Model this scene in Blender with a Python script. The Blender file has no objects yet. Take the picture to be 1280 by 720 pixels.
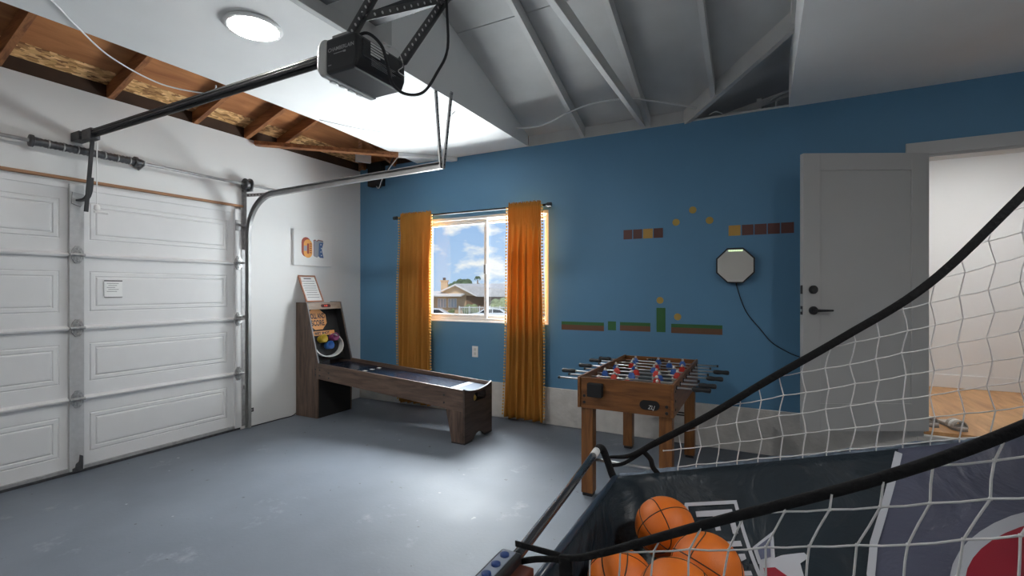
import bpy, bmesh, math, random
from mathutils import Vector, Matrix
random.seed(7)
scene = bpy.context.scene
col = scene.collection
PI = math.pi

# ------------------------------------------------------------------ camera
TH = math.radians(27.628)
cam_d = bpy.data.cameras.new('camera')
cam_d.sensor_width = 36.0
cam_d.lens = 598.0 / 1280.0 * 36.0
cam_d.shift_y = 2.0 / 1280.0
cam_d.clip_start = 0.03
cam_d.clip_end = 400
cam = bpy.data.objects.new('camera', cam_d)
col.objects.link(cam)
cam.location = (0, 0, 1.4)
cam.rotation_euler = (PI / 2, 0, TH)
scene.camera = cam

# ------------------------------------------------------------------ world: pale blue sky with broken cumulus
world = bpy.data.worlds.new('sky')
scene.world = world
world.use_nodes = True
wn = world.node_tree.nodes
wl = world.node_tree.links
wn.clear()
w_out = wn.new('ShaderNodeOutputWorld')
w_bg = wn.new('ShaderNodeBackground')
w_bg.inputs['Strength'].default_value = 1.0
w_tc = wn.new('ShaderNodeTexCoord')
w_sep = wn.new('ShaderNodeSeparateXYZ')
wl.new(w_tc.outputs['Generated'], w_sep.inputs[0])
w_grad = wn.new('ShaderNodeValToRGB')
w_grad.color_ramp.elements[0].position = 0.0
w_grad.color_ramp.elements[0].color = (0.50, 0.68, 0.92, 1)
w_grad.color_ramp.elements[1].position = 0.35
w_grad.color_ramp.elements[1].color = (0.20, 0.42, 0.86, 1)
wl.new(w_sep.outputs['Z'], w_grad.inputs[0])
w_map = wn.new('ShaderNodeMapping')
w_map.inputs['Scale'].default_value = (9.0, 9.0, 22.0)
w_map.inputs['Location'].default_value = (1.7, 0.35, 0.4)
wl.new(w_tc.outputs['Generated'], w_map.inputs[0])
w_noise = wn.new('ShaderNodeTexNoise')
w_noise.inputs['Scale'].default_value = 1.0
w_noise.inputs['Detail'].default_value = 7.0
w_noise.inputs['Roughness'].default_value = 0.55
wl.new(w_map.outputs[0], w_noise.inputs['Vector'])
w_cr = wn.new('ShaderNodeValToRGB')
w_cr.color_ramp.elements[0].position = 0.47
w_cr.color_ramp.elements[1].position = 0.58
wl.new(w_noise.outputs['Fac'], w_cr.inputs[0])
w_mix = wn.new('ShaderNodeMixRGB')
w_mix.inputs[2].default_value = (1.0, 0.99, 0.98, 1)
wl.new(w_cr.outputs[0], w_mix.inputs[0])
wl.new(w_grad.outputs[0], w_mix.inputs[1])
wl.new(w_mix.outputs[0], w_bg.inputs[0])
wl.new(w_bg.outputs[0], w_out.inputs[0])

# ------------------------------------------------------------------ sun on the street side, and area lamps added out of view as window daylight
sun_d = bpy.data.lights.new('sun', 'SUN')
sun_d.energy = 2.2
sun_d.angle = math.radians(1.5)
sun_d.color = (1.0, 0.96, 0.90)
sun = bpy.data.objects.new('sun', sun_d)
col.objects.link(sun)
sun.location = (8, -12, 20)
sun.rotation_euler = Vector((-0.35, 0.75, -0.85)).to_track_quat('-Z', 'Y').to_euler()


def daylight(name, loc, aim, sx, sy, power):
    d = bpy.data.lights.new(name, 'AREA')
    d.shape = 'RECTANGLE'
    d.size = sx
    d.size_y = sy
    d.energy = power
    d.color = (0.94, 0.97, 1.0)
    o = bpy.data.objects.new(name, d)
    col.objects.link(o)
    o.location = loc
    o.rotation_euler = (Vector(aim) - Vector(loc)).to_track_quat('-Z', 'Y').to_euler()


daylight('daylight_fill_high', (-4.4, 9.6, 6.0), (-2.5, 4.6, 1.4), 7.5, 4.4, 6800.0)
daylight('daylight_fill_side', (-0.65, 6.5, 1.45), (-2.9, 4.4, 1.6), 2.2, 2.2, 420.0)
daylight('daylight_fill_ground', (-4.2, 9.6, -0.45), (-4.2, 9.6, 5.0), 9.0, 7.6, 10000.0)

LAMP = 170.0          # strength of the round ceiling lamps
HALL_LAMP = 130.0

vs = scene.view_settings
scene.display_settings.display_device = 'sRGB'
vs.view_transform = 'Standard'
vs.look = 'None'
vs.exposure = 0.0
vs.gamma = 1.0
vs.use_curve_mapping = False
try:
    scene.cycles.use_denoising = True
    scene.cycles.max_bounces = 10
    scene.cycles.diffuse_bounces = 6
    scene.cycles.sample_clamp_indirect = 8
except Exception:
    pass

# ================================================================== materials
MATS = {}


def nodes_of(name):
    m = bpy.data.materials.new(name)
    m.use_nodes = True
    nt = m.node_tree
    b = nt.nodes.get('Principled BSDF')
    return m, nt, b


def mat(name, c, rough=0.5, metal=0.0, spec=0.5, var=0.0, vscale=6.0, bump=0.0, bscale=60.0, emit=0.0, coat=0.0, sheen=0.0):
    if name in MATS:
        return MATS[name]
    m, nt, b = nodes_of(name)
    b.inputs['Base Color'].default_value = (*c, 1)
    b.inputs['Roughness'].default_value = rough
    b.inputs['Metallic'].default_value = metal
    b.inputs['Specular IOR Level'].default_value = spec
    if coat:
        b.inputs['Coat Weight'].default_value = coat
        b.inputs['Coat Roughness'].default_value = 0.15
    if sheen:
        b.inputs['Sheen Weight'].default_value = sheen
    tc = nt.nodes.new('ShaderNodeTexCoord')
    if var > 0:
        n = nt.nodes.new('ShaderNodeTexNoise')
        n.inputs['Scale'].default_value = vscale
        n.inputs['Detail'].default_value = 4
        nt.links.new(tc.outputs['Object'], n.inputs['Vector'])
        r = nt.nodes.new('ShaderNodeValToRGB')
        r.color_ramp.elements[0].position = 0.3
        r.color_ramp.elements[1].position = 0.7
        r.color_ramp.elements[0].color = (*[x * (1 - var) for x in c], 1)
        r.color_ramp.elements[1].color = (*[min(1, x * (1 + var)) for x in c], 1)
        nt.links.new(n.outputs['Fac'], r.inputs[0])
        nt.links.new(r.outputs[0], b.inputs['Base Color'])
    if bump > 0:
        n2 = nt.nodes.new('ShaderNodeTexNoise')
        n2.inputs['Scale'].default_value = bscale
        n2.inputs['Detail'].default_value = 5
        nt.links.new(tc.outputs['Object'], n2.inputs['Vector'])
        bp = nt.nodes.new('ShaderNodeBump')
        bp.inputs['Strength'].default_value = bump
        bp.inputs['Distance'].default_value = 0.01
        nt.links.new(n2.outputs['Fac'], bp.inputs['Height'])
        nt.links.new(bp.outputs[0], b.inputs['Normal'])
    if emit > 0:
        b.inputs['Emission Color'].default_value = (*c, 1)
        b.inputs['Emission Strength'].default_value = emit
    MATS[name] = m
    return m


def wood(name, dark, light, scale=(2, 30, 30), rough=0.45, bump=0.05, det=6):
    if name in MATS:
        return MATS[name]
    m, nt, b = nodes_of(name)
    tc = nt.nodes.new('ShaderNodeTexCoord')
    mp = nt.nodes.new('ShaderNodeMapping')
    mp.inputs['Scale'].default_value = scale
    nt.links.new(tc.outputs['Object'], mp.inputs[0])
    n = nt.nodes.new('ShaderNodeTexNoise')
    n.inputs['Scale'].default_value = 1.0
    n.inputs['Detail'].default_value = det
    n.inputs['Roughness'].default_value = 0.62
    n.inputs['Distortion'].default_value = 0.6
    nt.links.new(mp.outputs[0], n.inputs['Vector'])
    r = nt.nodes.new('ShaderNodeValToRGB')
    r.color_ramp.elements[0].position = 0.32
    r.color_ramp.elements[0].color = (*dark, 1)
    r.color_ramp.elements[1].position = 0.68
    r.color_ramp.elements[1].color = (*light, 1)
    nt.links.new(n.outputs['Fac'], r.inputs[0])
    nt.links.new(r.outputs[0], b.inputs['Base Color'])
    b.inputs['Roughness'].default_value = rough
    if bump:
        bp = nt.nodes.new('ShaderNodeBump')
        bp.inputs['Strength'].default_value = bump
        bp.inputs['Distance'].default_value = 0.005
        nt.links.new(n.outputs['Fac'], bp.inputs['Height'])
        nt.links.new(bp.outputs[0], b.inputs['Normal'])
    MATS[name] = m
    return m


def osb_mat():
    m, nt, b = nodes_of('osb')
    tc = nt.nodes.new('ShaderNodeTexCoord')
    mp = nt.nodes.new('ShaderNodeMapping')
    mp.inputs['Scale'].default_value = (56, 21, 28)
    nt.links.new(tc.outputs['Object'], mp.inputs[0])
    dn = nt.nodes.new('ShaderNodeTexNoise')
    dn.inputs['Scale'].default_value = 0.8
    nt.links.new(mp.outputs[0], dn.inputs['Vector'])
    ad = nt.nodes.new('ShaderNodeMixRGB')
    ad.blend_type = 'ADD'
    ad.inputs[0].default_value = 1.6
    nt.links.new(mp.outputs[0], ad.inputs[1])
    nt.links.new(dn.outputs['Color'], ad.inputs[2])
    v = nt.nodes.new('ShaderNodeTexVoronoi')
    v.inputs['Scale'].default_value = 1.0
    nt.links.new(ad.outputs[0], v.inputs['Vector'])
    r = nt.nodes.new('ShaderNodeValToRGB')
    r.color_ramp.elements[0].color = (0.22, 0.09, 0.03, 1)
    r.color_ramp.elements[1].color = (0.95, 0.62, 0.30, 1)
    e = r.color_ramp.elements.new(0.5)
    e.color = (0.62, 0.34, 0.13, 1)
    sp = nt.nodes.new('ShaderNodeSeparateColor')
    nt.links.new(v.outputs['Color'], sp.inputs[0])
    nt.links.new(sp.outputs[0], r.inputs[0])
    nt.links.new(r.outputs[0], b.inputs['Base Color'])
    b.inputs['Roughness'].default_value = 0.7
    MATS['osb'] = m
    return m


def floor_mat():
    m, nt, b = nodes_of('painted_concrete')
    tc = nt.nodes.new('ShaderNodeTexCoord')

    def noise(sc, det=4, rough=0.5, mapscale=None):
        n = nt.nodes.new('ShaderNodeTexNoise')
        n.inputs['Scale'].default_value = sc
        n.inputs['Detail'].default_value = det
        n.inputs['Roughness'].default_value = rough
        nt.links.new(tc.outputs['Object'], n.inputs['Vector'])
        return n

    def ramp(src, p0, p1, c0=(0, 0, 0, 1), c1=(1, 1, 1, 1)):
        r = nt.nodes.new('ShaderNodeValToRGB')
        r.color_ramp.elements[0].position = p0
        r.color_ramp.elements[1].position = p1
        r.color_ramp.elements[0].color = c0
        r.color_ramp.elements[1].color = c1
        nt.links.new(src, r.inputs[0])
        return r

    base = ramp(noise(1.3, 5).outputs['Fac'], 0.3, 0.7, (0.118, 0.137, 0.166, 1), (0.158, 0.180, 0.216, 1))
    scuff = ramp(noise(3.1, 9, 0.72).outputs['Fac'], 0.60, 0.72)
    mx = nt.nodes.new('ShaderNodeMixRGB')
    mx.inputs[2].default_value = (0.34, 0.36, 0.39, 1)
    sm = nt.nodes.new('ShaderNodeMath')
    sm.operation = 'MULTIPLY'
    sm.inputs[1].default_value = 0.42
    nt.links.new(scuff.outputs[0], sm.inputs[0])
    nt.links.new(sm.outputs[0], mx.inputs[0])
    nt.links.new(base.outputs[0], mx.inputs[1])
    # small chips: dark ones and pale ones with their own shapes
    chip_d = ramp(noise(17, 3, 0.6).outputs['Fac'], 0.70, 0.74)
    mx2 = nt.nodes.new('ShaderNodeMixRGB')
    mx2.inputs[2].default_value = (0.045, 0.05, 0.055, 1)
    nt.links.new(chip_d.outputs[0], mx2.inputs[0])
    nt.links.new(mx.outputs[0], mx2.inputs[1])
    n3 = noise(13.3, 2, 0.5)
    mp = nt.nodes.new('ShaderNodeMapping')
    mp.inputs['Location'].default_value = (5.3, 2.1, 7.7)
    nt.links.new(tc.outputs['Object'], mp.inputs[0])
    nt.links.new(mp.outputs[0], n3.inputs['Vector'])
    chip_w = ramp(n3.outputs['Fac'], 0.765, 0.80)
    mx3 = nt.nodes.new('ShaderNodeMixRGB')
    mx3.inputs[2].default_value = (0.32, 0.34, 0.37, 1)
    nt.links.new(chip_w.outputs[0], mx3.inputs[0])
    nt.links.new(mx2.outputs[0], mx3.inputs[1])
    nt.links.new(mx3.outputs[0], b.inputs['Base Color'])
    rr = nt.nodes.new('ShaderNodeMapRange')
    rr.inputs['To Min'].default_value = 0.52
    rr.inputs['To Max'].default_value = 0.68
    nt.links.new(noise(2.2, 6).outputs['Fac'], rr.inputs[0])
    nt.links.new(rr.outputs[0], b.inputs['Roughness'])
    b.inputs['Specular IOR Level'].default_value = 0.5
    bp = nt.nodes.new('ShaderNodeBump')
    bp.inputs['Strength'].default_value = 0.08
    bp.inputs['Distance'].default_value = 0.01
    nt.links.new(noise(45, 4).outputs['Fac'], bp.inputs['Height'])
    nt.links.new(bp.outputs[0], b.inputs['Normal'])
    return m


def glass_mat(name, haze, tint=(0.96, 0.98, 0.98)):
    m, nt, b = nodes_of(name)
    nt.nodes.remove(b)
    out = nt.nodes.get('Material Output')
    tr = nt.nodes.new('ShaderNodeBsdfTransparent')
    tr.inputs[0].default_value = (*tint, 1)
    gl = nt.nodes.new('ShaderNodeBsdfGlossy')
    gl.inputs['Roughness'].default_value = 0.02
    tl = nt.nodes.new('ShaderNodeBsdfTranslucent')
    tl.inputs[0].default_value = (0.8, 0.83, 0.85, 1)
    m1 = nt.nodes.new('ShaderNodeMixShader')
    m1.inputs[0].default_value = 0.015
    nt.links.new(tr.outputs[0], m1.inputs[1])
    nt.links.new(gl.outputs[0], m1.inputs[2])
    m2 = nt.nodes.new('ShaderNodeMixShader')
    m2.inputs[0].default_value = haze
    nt.links.new(m1.outputs[0], m2.inputs[1])
    nt.links.new(tl.outputs[0], m2.inputs[2])
    nt.links.new(m2.outputs[0], out.inputs[0])
    return m


def cloth_mat(name, c, transl=0.35, var=0.12):
    m, nt, b = nodes_of(name)
    out = nt.nodes.get('Material Output')
    tc = nt.nodes.new('ShaderNodeTexCoord')
    mp = nt.nodes.new('ShaderNodeMapping')
    mp.inputs['Scale'].default_value = (30, 30, 2)
    nt.links.new(tc.outputs['Object'], mp.inputs[0])
    n = nt.nodes.new('ShaderNodeTexNoise')
    n.inputs['Scale'].default_value = 1
    nt.links.new(mp.outputs[0], n.inputs['Vector'])
    r = nt.nodes.new('ShaderNodeValToRGB')
    r.color_ramp.elements[0].color = (*[x * (1 - var) for x in c], 1)
    r.color_ramp.elements[1].color = (*[min(1, x * (1 + var)) for x in c], 1)
    nt.links.new(n.outputs['Fac'], r.inputs[0])
    nt.links.new(r.outputs[0], b.inputs['Base Color'])
    b.inputs['Roughness'].default_value = 0.9
    b.inputs['Specular IOR Level'].default_value = 0.1
    tl = nt.nodes.new('ShaderNodeBsdfTranslucent')
    nt.links.new(r.outputs[0], tl.inputs[0])
    mx = nt.nodes.new('ShaderNodeMixShader')
    mx.inputs[0].default_value = transl
    nt.links.new(b.outputs[0], mx.inputs[1])
    nt.links.new(tl.outputs[0], mx.inputs[2])
    nt.links.new(mx.outputs[0], out.inputs[0])
    return m


def emit_mat(name, c, s):
    m, nt, b = nodes_of(name)
    nt.nodes.remove(b)
    e = nt.nodes.new('ShaderNodeEmission')
    e.inputs[0].default_value = (*c, 1)
    e.inputs[1].default_value = s
    nt.links.new(e.outputs[0], nt.nodes.get('Material Output').inputs[0])
    return m


WHITE = mat('wall_paint_white', (0.72, 0.72, 0.71), 0.6, var=0.02, vscale=2, bump=0.03, bscale=140)
CEILW = mat('ceiling_paint', (0.82, 0.82, 0.81), 0.7, var=0.02, vscale=3, bump=0.04, bscale=90)
BLUE = mat('wall_paint_blue', (0.100, 0.248, 0.405), 0.55, var=0.05, vscale=1.5, bump=0.03, bscale=140)
CURB = mat('curb_concrete', (0.60, 0.58, 0.55), 0.85, var=0.10, vscale=9, bump=0.5, bscale=28)
FLOOR = floor_mat()
DOORW = mat('garage_door_white', (0.70, 0.70, 0.70), 0.45, var=0.015, vscale=8, bump=0.02, bscale=200)
GALV = mat('galvanised', (0.36, 0.36, 0.36), 0.5, metal=0.35, var=0.15, vscale=25)
HANG = mat('hanger_steel', (0.12, 0.12, 0.122), 0.5, metal=0.3, var=0.15, vscale=25)
STILE = mat('stile_paint', (0.52, 0.52, 0.52), 0.35, metal=0.3, var=0.06, vscale=30)
STEELD = mat('dark_steel', (0.10, 0.10, 0.105), 0.4, metal=0.7, var=0.25, vscale=40)
TRACK = mat('track_steel', (0.30, 0.30, 0.30), 0.42, metal=0.5, var=0.12, vscale=12)
RAIL = mat('rail_black', (0.030, 0.030, 0.032), 0.5)
BLACK = mat('black_plastic', (0.018, 0.018, 0.02), 0.4)
BLACKG = mat('black_gloss', (0.02, 0.02, 0.022), 0.15, coat=0.4)
BLACKM = mat('black_matte', (0.010, 0.010, 0.011), 0.8)
LENS = mat('lens_white', (0.62, 0.62, 0.60), 0.35)
WOODRAW = wood('raw_lumber', (0.16, 0.055, 0.018), (0.42, 0.17, 0.06), (2.2, 24, 24), 0.7)
PLYRAW = wood('raw_plywood', (0.26, 0.09, 0.028), (0.46, 0.19, 0.065), (9, 1.6, 9), 0.7)
OSB = osb_mat()
TRIMW = wood('header_wood', (0.16, 0.07, 0.03), (0.42, 0.22, 0.11), (20, 2, 20), 0.6)
ROOFW = mat('painted_lumber', (0.55, 0.55, 0.54), 0.6, var=0.05, vscale=6, bump=0.1, bscale=30)
DECKW = mat('painted_deck', (0.52, 0.52, 0.51), 0.65, var=0.05, vscale=5, bump=0.12, bscale=35)
ATTIC = mat('attic_wood', (0.22, 0.21, 0.20), 0.8, var=0.2, vscale=6)
VINYL = mat('window_vinyl', (0.78, 0.77, 0.75), 0.35)
ALU = mat('window_lock', (0.35, 0.35, 0.35), 0.4, metal=0.6)
GLASS = glass_mat('glass_clear', 0.0)
GLASSH = glass_mat('glass_hazy', 0.002)
CURT = cloth_mat('curtain_mustard', (0.52, 0.235, 0.05), 0.22)
POM = mat('pompom_thread', (0.70, 0.42, 0.13), 0.95)
DOORP = mat('hall_door_paint', (0.46, 0.46, 0.455), 0.4, var=0.01)
CASING = mat('casing_paint', (0.52, 0.52, 0.515), 0.4)
HALLW = mat('hall_paint', (0.72, 0.72, 0.71), 0.6)
HALLF = wood('hall_floor_wood', (0.36, 0.17, 0.06), (0.66, 0.37, 0.16), (9, 1.4, 9), 0.4)
SKW = wood('arcade_walnut', (0.055, 0.035, 0.026), (0.165, 0.105, 0.075), (3.5, 30, 26), 0.45)
SKWV = wood('arcade_walnut_upright', (0.055, 0.035, 0.026), (0.165, 0.105, 0.075), (26, 30, 3.5), 0.45)
SKWE = wood('arcade_walnut_end', (0.035, 0.022, 0.017), (0.10, 0.065, 0.048), (26, 3.0, 24), 0.45)
MARQ = wood('marquee_wood', (0.22, 0.165, 0.125), (0.36, 0.28, 0.22), (30, 3, 26), 0.5)
LANE = mat('lane_navy', (0.016, 0.022, 0.040), 0.22)
LANEW = mat('lane_pale', (0.50, 0.53, 0.58), 0.25)
ORANGE = mat('sign_orange', (0.62, 0.27, 0.08), 0.5)
DARKTXT = mat('sign_dark', (0.035, 0.02, 0.018), 0.5)
FZW = wood('foosball_oak', (0.12, 0.042, 0.011), (0.27, 0.108, 0.028), (3, 26, 30), 0.42)
FZWX = wood('foosball_oak_side', (0.12, 0.042, 0.011), (0.27, 0.108, 0.028), (26, 3, 30), 0.42)
FZWV = wood('foosball_oak_leg', (0.13, 0.046, 0.012), (0.28, 0.115, 0.030), (30, 26, 3), 0.42)
CHROME = mat('chrome', (0.55, 0.55, 0.55), 0.28, metal=0.9)
PITCH = mat('pitch_dark', (0.02, 0.028, 0.024), 0.4)
RED = mat('player_red', (0.55, 0.045, 0.03), 0.35)
BLU = mat('player_blue', (0.045, 0.13, 0.42), 0.35)
SKIN = mat('player_white', (0.62, 0.58, 0.54), 0.4)
PAPER = mat('paper_white', (0.78, 0.78, 0.77), 0.7)
INK = mat('ink', (0.05, 0.05, 0.055), 0.7)
COPPER = mat('rose_gold', (0.62, 0.30, 0.20), 0.3, metal=0.7)

# ================================================================== mesh helpers
W = {}


class MB:
    def __init__(self):
        self.v = []
        self.f = []

    def add(self, vs_, fs_):
        o = len(self.v)
        self.v += [tuple(x) for x in vs_]
        self.f += [tuple(i + o for i in f) for f in fs_]
        return self

    def box(self, x0, x1, y0, y1, z0, z1):
        vs_ = [(x, y, z) for x in (x0, x1) for y in (y0, y1) for z in (z0, z1)]
        return self.add(vs_, [(0, 1, 3, 2), (4, 6, 7, 5), (0, 4, 5, 1), (2, 3, 7, 6), (0, 2, 6, 4), (1, 5, 7, 3)])

    def bar(self, p0, p1, w, h, up=(0, 0, 1)):
        p0, p1 = Vector(p0), Vector(p1)
        d = (p1 - p0).normalized()
        s = d.cross(Vector(up))
        if s.length < 1e-5:
            s = d.cross(Vector((1, 0, 0)))
        s.normalize()
        u = s.cross(d).normalized()
        vs_ = []
        for p in (p0, p1):
            for a, b in ((-1, -1), (1, -1), (1, 1), (-1, 1)):
                vs_.append(p + s * (a * w / 2) + u * (b * h / 2))
        return self.add(vs_, [(0, 1, 2, 3), (7, 6, 5, 4), (0, 4, 5, 1), (1, 5, 6, 2), (2, 6, 7, 3), (3, 7, 4, 0)])

    def ring(self, c, d, r, n, up=None):
        d = Vector(d).normalized()
        a = Vector((0, 0, 1)) if abs(d.z) < 0.95 else Vector((1, 0, 0))
        if up is not None:
            a = Vector(up)
        s = d.cross(a).normalized()
        u = s.cross(d).normalized()
        c = Vector(c)
        return [c + s * (r * math.cos(2 * PI * k / n)) + u * (r * math.sin(2 * PI * k / n)) for k in range(n)]

    def tube(self, pts, r, n=8, closed=False, cap=True, up=None):
        pts = [Vector(p) for p in pts]
        m = len(pts)
        rs = r if isinstance(r, (list, tuple)) else [r] * m
        vs_ = []
        for i in range(m):
            if closed:
                d = pts[(i + 1) % m] - pts[i - 1]
            else:
                d = pts[min(i + 1, m - 1)] - pts[max(i - 1, 0)]
            if d.length < 1e-9:
                d = Vector((0, 0, 1))
            vs_ += self.ring(pts[i], d, rs[i], n, up)
        fs_ = []
        for i in range(m if closed else m - 1):
            j = (i + 1) % m
            for k in range(n):
                k2 = (k + 1) % n
                fs_.append((i * n + k, i * n + k2, j * n + k2, j * n + k))
        if not closed and cap:
            fs_.append(tuple(range(n - 1, -1, -1)))
            fs_.append(tuple((m - 1) * n + k for k in range(n)))
        return self.add(vs_, fs_)

    def cyl(self, p0, p1, r, n=14, r2=None):
        return self.tube([p0, p1], [r, r if r2 is None else r2], n)

    def prism(self, poly, axis, a, b):
        n = len(poly)

        def P3(p, t):
            if axis == 'x':
                return (t, p[0], p[1])
            if axis == 'y':
                return (p[0], t, p[1])
            return (p[0], p[1], t)
        vs_ = [P3(p, a) for p in poly] + [P3(p, b) for p in poly]
        fs_ = [tuple(range(n)), tuple(range(2 * n - 1, n - 1, -1))]
        fs_ += [(i, (i + 1) % n, n + (i + 1) % n, n + i) for i in range(n)]
        return self.add(vs_, fs_)

    def ringprism(self, outer, inner, axis, a, b):
        """plate with one hole: outer and inner have the same number of points"""
        n = len(outer)

        def P3(p, t):
            if axis == 'x':
                return (t, p[0], p[1])
            if axis == 'y':
                return (p[0], t, p[1])
            return (p[0], p[1], t)
        vs_ = [P3(p, a) for p in outer] + [P3(p, b) for p in outer] + [P3(p, a) for p in inner] + [P3(p, b) for p in inner]
        fs_ = []
        for i in range(n):
            j = (i + 1) % n
            fs_ += [(i, j, n + j, n + i), (2 * n + i, 3 * n + i, 3 * n + j, 2 * n + j),
                    (i, 2 * n + i, 2 * n + j, j), (n + i, n + j, 3 * n + j, 3 * n + i)]
        return self.add(vs_, fs_)

    def slab(self, plan, zf, th):
        n = len(plan)
        vs_ = [(x, y, zf(x, y)) for x, y in plan] + [(x, y, zf(x, y) + th) for x, y in plan]
        fs_ = [tuple(range(n)), tuple(range(2 * n - 1, n - 1, -1))]
        fs_ += [(i, (i + 1) % n, n + (i + 1) % n, n + i) for i in range(n)]
        return self.add(vs_, fs_)

    def sphere(self, c, r, nu=16, nv=10, sc=(1, 1, 1)):
        vs_ = [(c[0], c[1], c[2] - r * sc[2])]
        for j in range(1, nv):
            a = -PI / 2 + PI * j / nv
            for i in range(nu):
                b = 2 * PI * i / nu
                vs_.append((c[0] + r * sc[0] * math.cos(a) * math.cos(b), c[1] + r * sc[1] * math.cos(a) * math.sin(b), c[2] + r * sc[2] * math.sin(a)))
        vs_.append((c[0], c[1], c[2] + r * sc[2]))
        fs_ = [(0, 1 + (i + 1) % nu, 1 + i) for i in range(nu)]
        for j in range(nv - 2):
            for i in range(nu):
                i2 = (i + 1) % nu
                fs_.append((1 + j * nu + i, 1 + j * nu + i2, 1 + (j + 1) * nu + i2, 1 + (j + 1) * nu + i))
        t = len(vs_) - 1
        o = 1 + (nv - 2) * nu
        fs_ += [(o + i, o + (i + 1) % nu, t) for i in range(nu)]
        return self.add(vs_, fs_)

    def lathe(self, prof, c, axis='z', n=20):
        vs_ = []
        for r, h in prof:
            for k in range(n):
                a = 2 * PI * k / n
                p = (r * math.cos(a), r * math.sin(a), h)
                if axis == 'x':
                    p = (p[2], p[0], p[1])
                elif axis == 'y':
                    p = (p[0], p[2], p[1])
                vs_.append((c[0] + p[0], c[1] + p[1], c[2] + p[2]))
        fs_ = []
        for i in range(len(prof) - 1):
            for k in range(n):
                k2 = (k + 1) % n
                fs_.append((i * n + k, i * n + k2, (i + 1) * n + k2, (i + 1) * n + k))
        fs_.append(tuple(range(n)))
        fs_.append(tuple((len(prof) - 1) * n + k for k in range(n)))
        return self.add(vs_, fs_)

    def sweep_xz(self, path, prof, y0):
        """profile (normal offset, y offset) swept along a path of (x, z)"""
        m, n = len(path), len(prof)
        vs_ = []
        for i in range(m):
            a = path[max(0, i - 1)]
            b = path[min(m - 1, i + 1)]
            t = Vector((b[0] - a[0], b[1] - a[1])).normalized()
            nx, nz = -t.y, t.x
            for o, y in prof:
                vs_.append((path[i][0] + nx * o, y0 + y, path[i][1] + nz * o))
        fs_ = []
        for i in range(m - 1):
            for k in range(n):
                k2 = (k + 1) % n
                fs_.append((i * n + k, i * n + k2, (i + 1) * n + k2, (i + 1) * n + k))
        fs_.append(tuple(range(n)))
        fs_.append(tuple((m - 1) * n + k for k in range(n)))
        return self.add(vs_, fs_)

    def mesh(self, name, smooth=False):
        me = bpy.data.meshes.new(name)
        me.from_pydata([tuple(v) for v in self.v], [], self.f)
        bm = bmesh.new()
        bm.from_mesh(me)
        bmesh.ops.recalc_face_normals(bm, faces=bm.faces)
        bm.to_mesh(me)
        bm.free()
        if smooth:
            for p in me.polygons:
                p.use_smooth = True
        return me

    def out(self, name, material, parent=None, smooth=False, bev=0.0, loc=None):
        me = self.mesh(name, smooth)
        me.materials.append(material)
        return place(name, me, parent, loc, bev)


def place(name, me, parent=None, loc=None, bev=0.0, rot=None):
    o = bpy.data.objects.new(name, me)
    col.objects.link(o)
    if loc is not None:
        o.location = loc
    if rot is not None:
        o.rotation_euler = rot
    if parent is not None:
        o.parent = parent
        o.matrix_parent_inverse = W[parent].inverted()
    W[o] = Matrix.LocRotScale(Vector(loc or (0, 0, 0)), None if rot is None else __import__('mathutils').Euler(rot), None)
    if bev:
        b = o.modifiers.new('bevel', 'BEVEL')
        b.width = bev
        b.segments = 2
        b.limit_method = 'ANGLE'
    return o


def tag(o, label, cat=None, group=None, kind=None):
    o['label'] = label
    if cat:
        o['category'] = cat
    if group:
        o['group'] = group
    if kind:
        o['kind'] = kind
    return o


def thing(name, label, cat, loc=(0, 0, 0), group=None, kind=None):
    o = bpy.data.objects.new(name, None)
    o.empty_display_size = 0.1
    col.objects.link(o)
    o.location = loc
    W[o] = Matrix.Translation(Vector(loc))
    tag(o, label, cat, group, kind)
    return o


def struct(o, label):
    o['kind'] = 'structure'
    o['label'] = label
    return o


def text2d(s, size=1.0, bold=0.0):
    cu = bpy.data.curves.new('text', 'FONT')
    cu.body = s
    cu.size = size
    cu.align_x = 'CENTER'
    cu.align_y = 'CENTER'
    cu.resolution_u = 3
    cu.offset = bold
    ob = bpy.data.objects.new('text', cu)
    col.objects.link(ob)
    dg = bpy.context.evaluated_depsgraph_get()
    dg.update()
    me = ob.evaluated_get(dg).to_mesh()
    bm = bmesh.new()
    bm.from_mesh(me)
    bmesh.ops.triangulate(bm, faces=bm.faces)
    vs_ = [(v.co.x, v.co.y) for v in bm.verts]
    bm.verts.index_update()
    fs_ = [tuple(v.index for v in f.verts) for f in bm.faces]
    bm.free()
    bpy.data.objects.remove(ob)
    bpy.data.curves.remove(cu)
    return vs_, fs_


def lettering(s, size, fn, name, material, parent, bold=0.0):
    vs_, fs_ = text2d(s, size, bold)
    return MB().add([fn(x, y) for x, y in vs_], fs_).out(name, material, parent)


def smooth_path(pts, n=6):
    """Catmull-Rom through the points"""
    P = [Vector(p) for p in pts]
    out = []
    for i in range(len(P) - 1):
        p0 = P[max(0, i - 1)]
        p1, p2 = P[i], P[i + 1]
        p3 = P[min(len(P) - 1, i + 2)]
        for k in range(n):
            t = k / n
            out.append(0.5 * ((2 * p1) + (p2 - p0) * t + (2 * p0 - 5 * p1 + 4 * p2 - p3) * t * t + (3 * p1 - p0 - 3 * p2 + p3) * t ** 3))
    out.append(P[-1])
    return out


# ================================================================== room shell
XL, YB, CZ = -4.63, 4.594, 2.925        # left wall, blue wall, flat ceiling height
XR, YF = 2.70, -2.80
DECK0, SL = 3.04, 0.333                 # underside of the roof deck at the walls, roof pitch


def zA(x, y):
    return DECK0 + SL * (YB - y)


def zC(x, y):
    return DECK0 + SL * (x - XL)


def zB(x, y):
    return DECK0 + SL * (x + 0.60)


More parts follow.
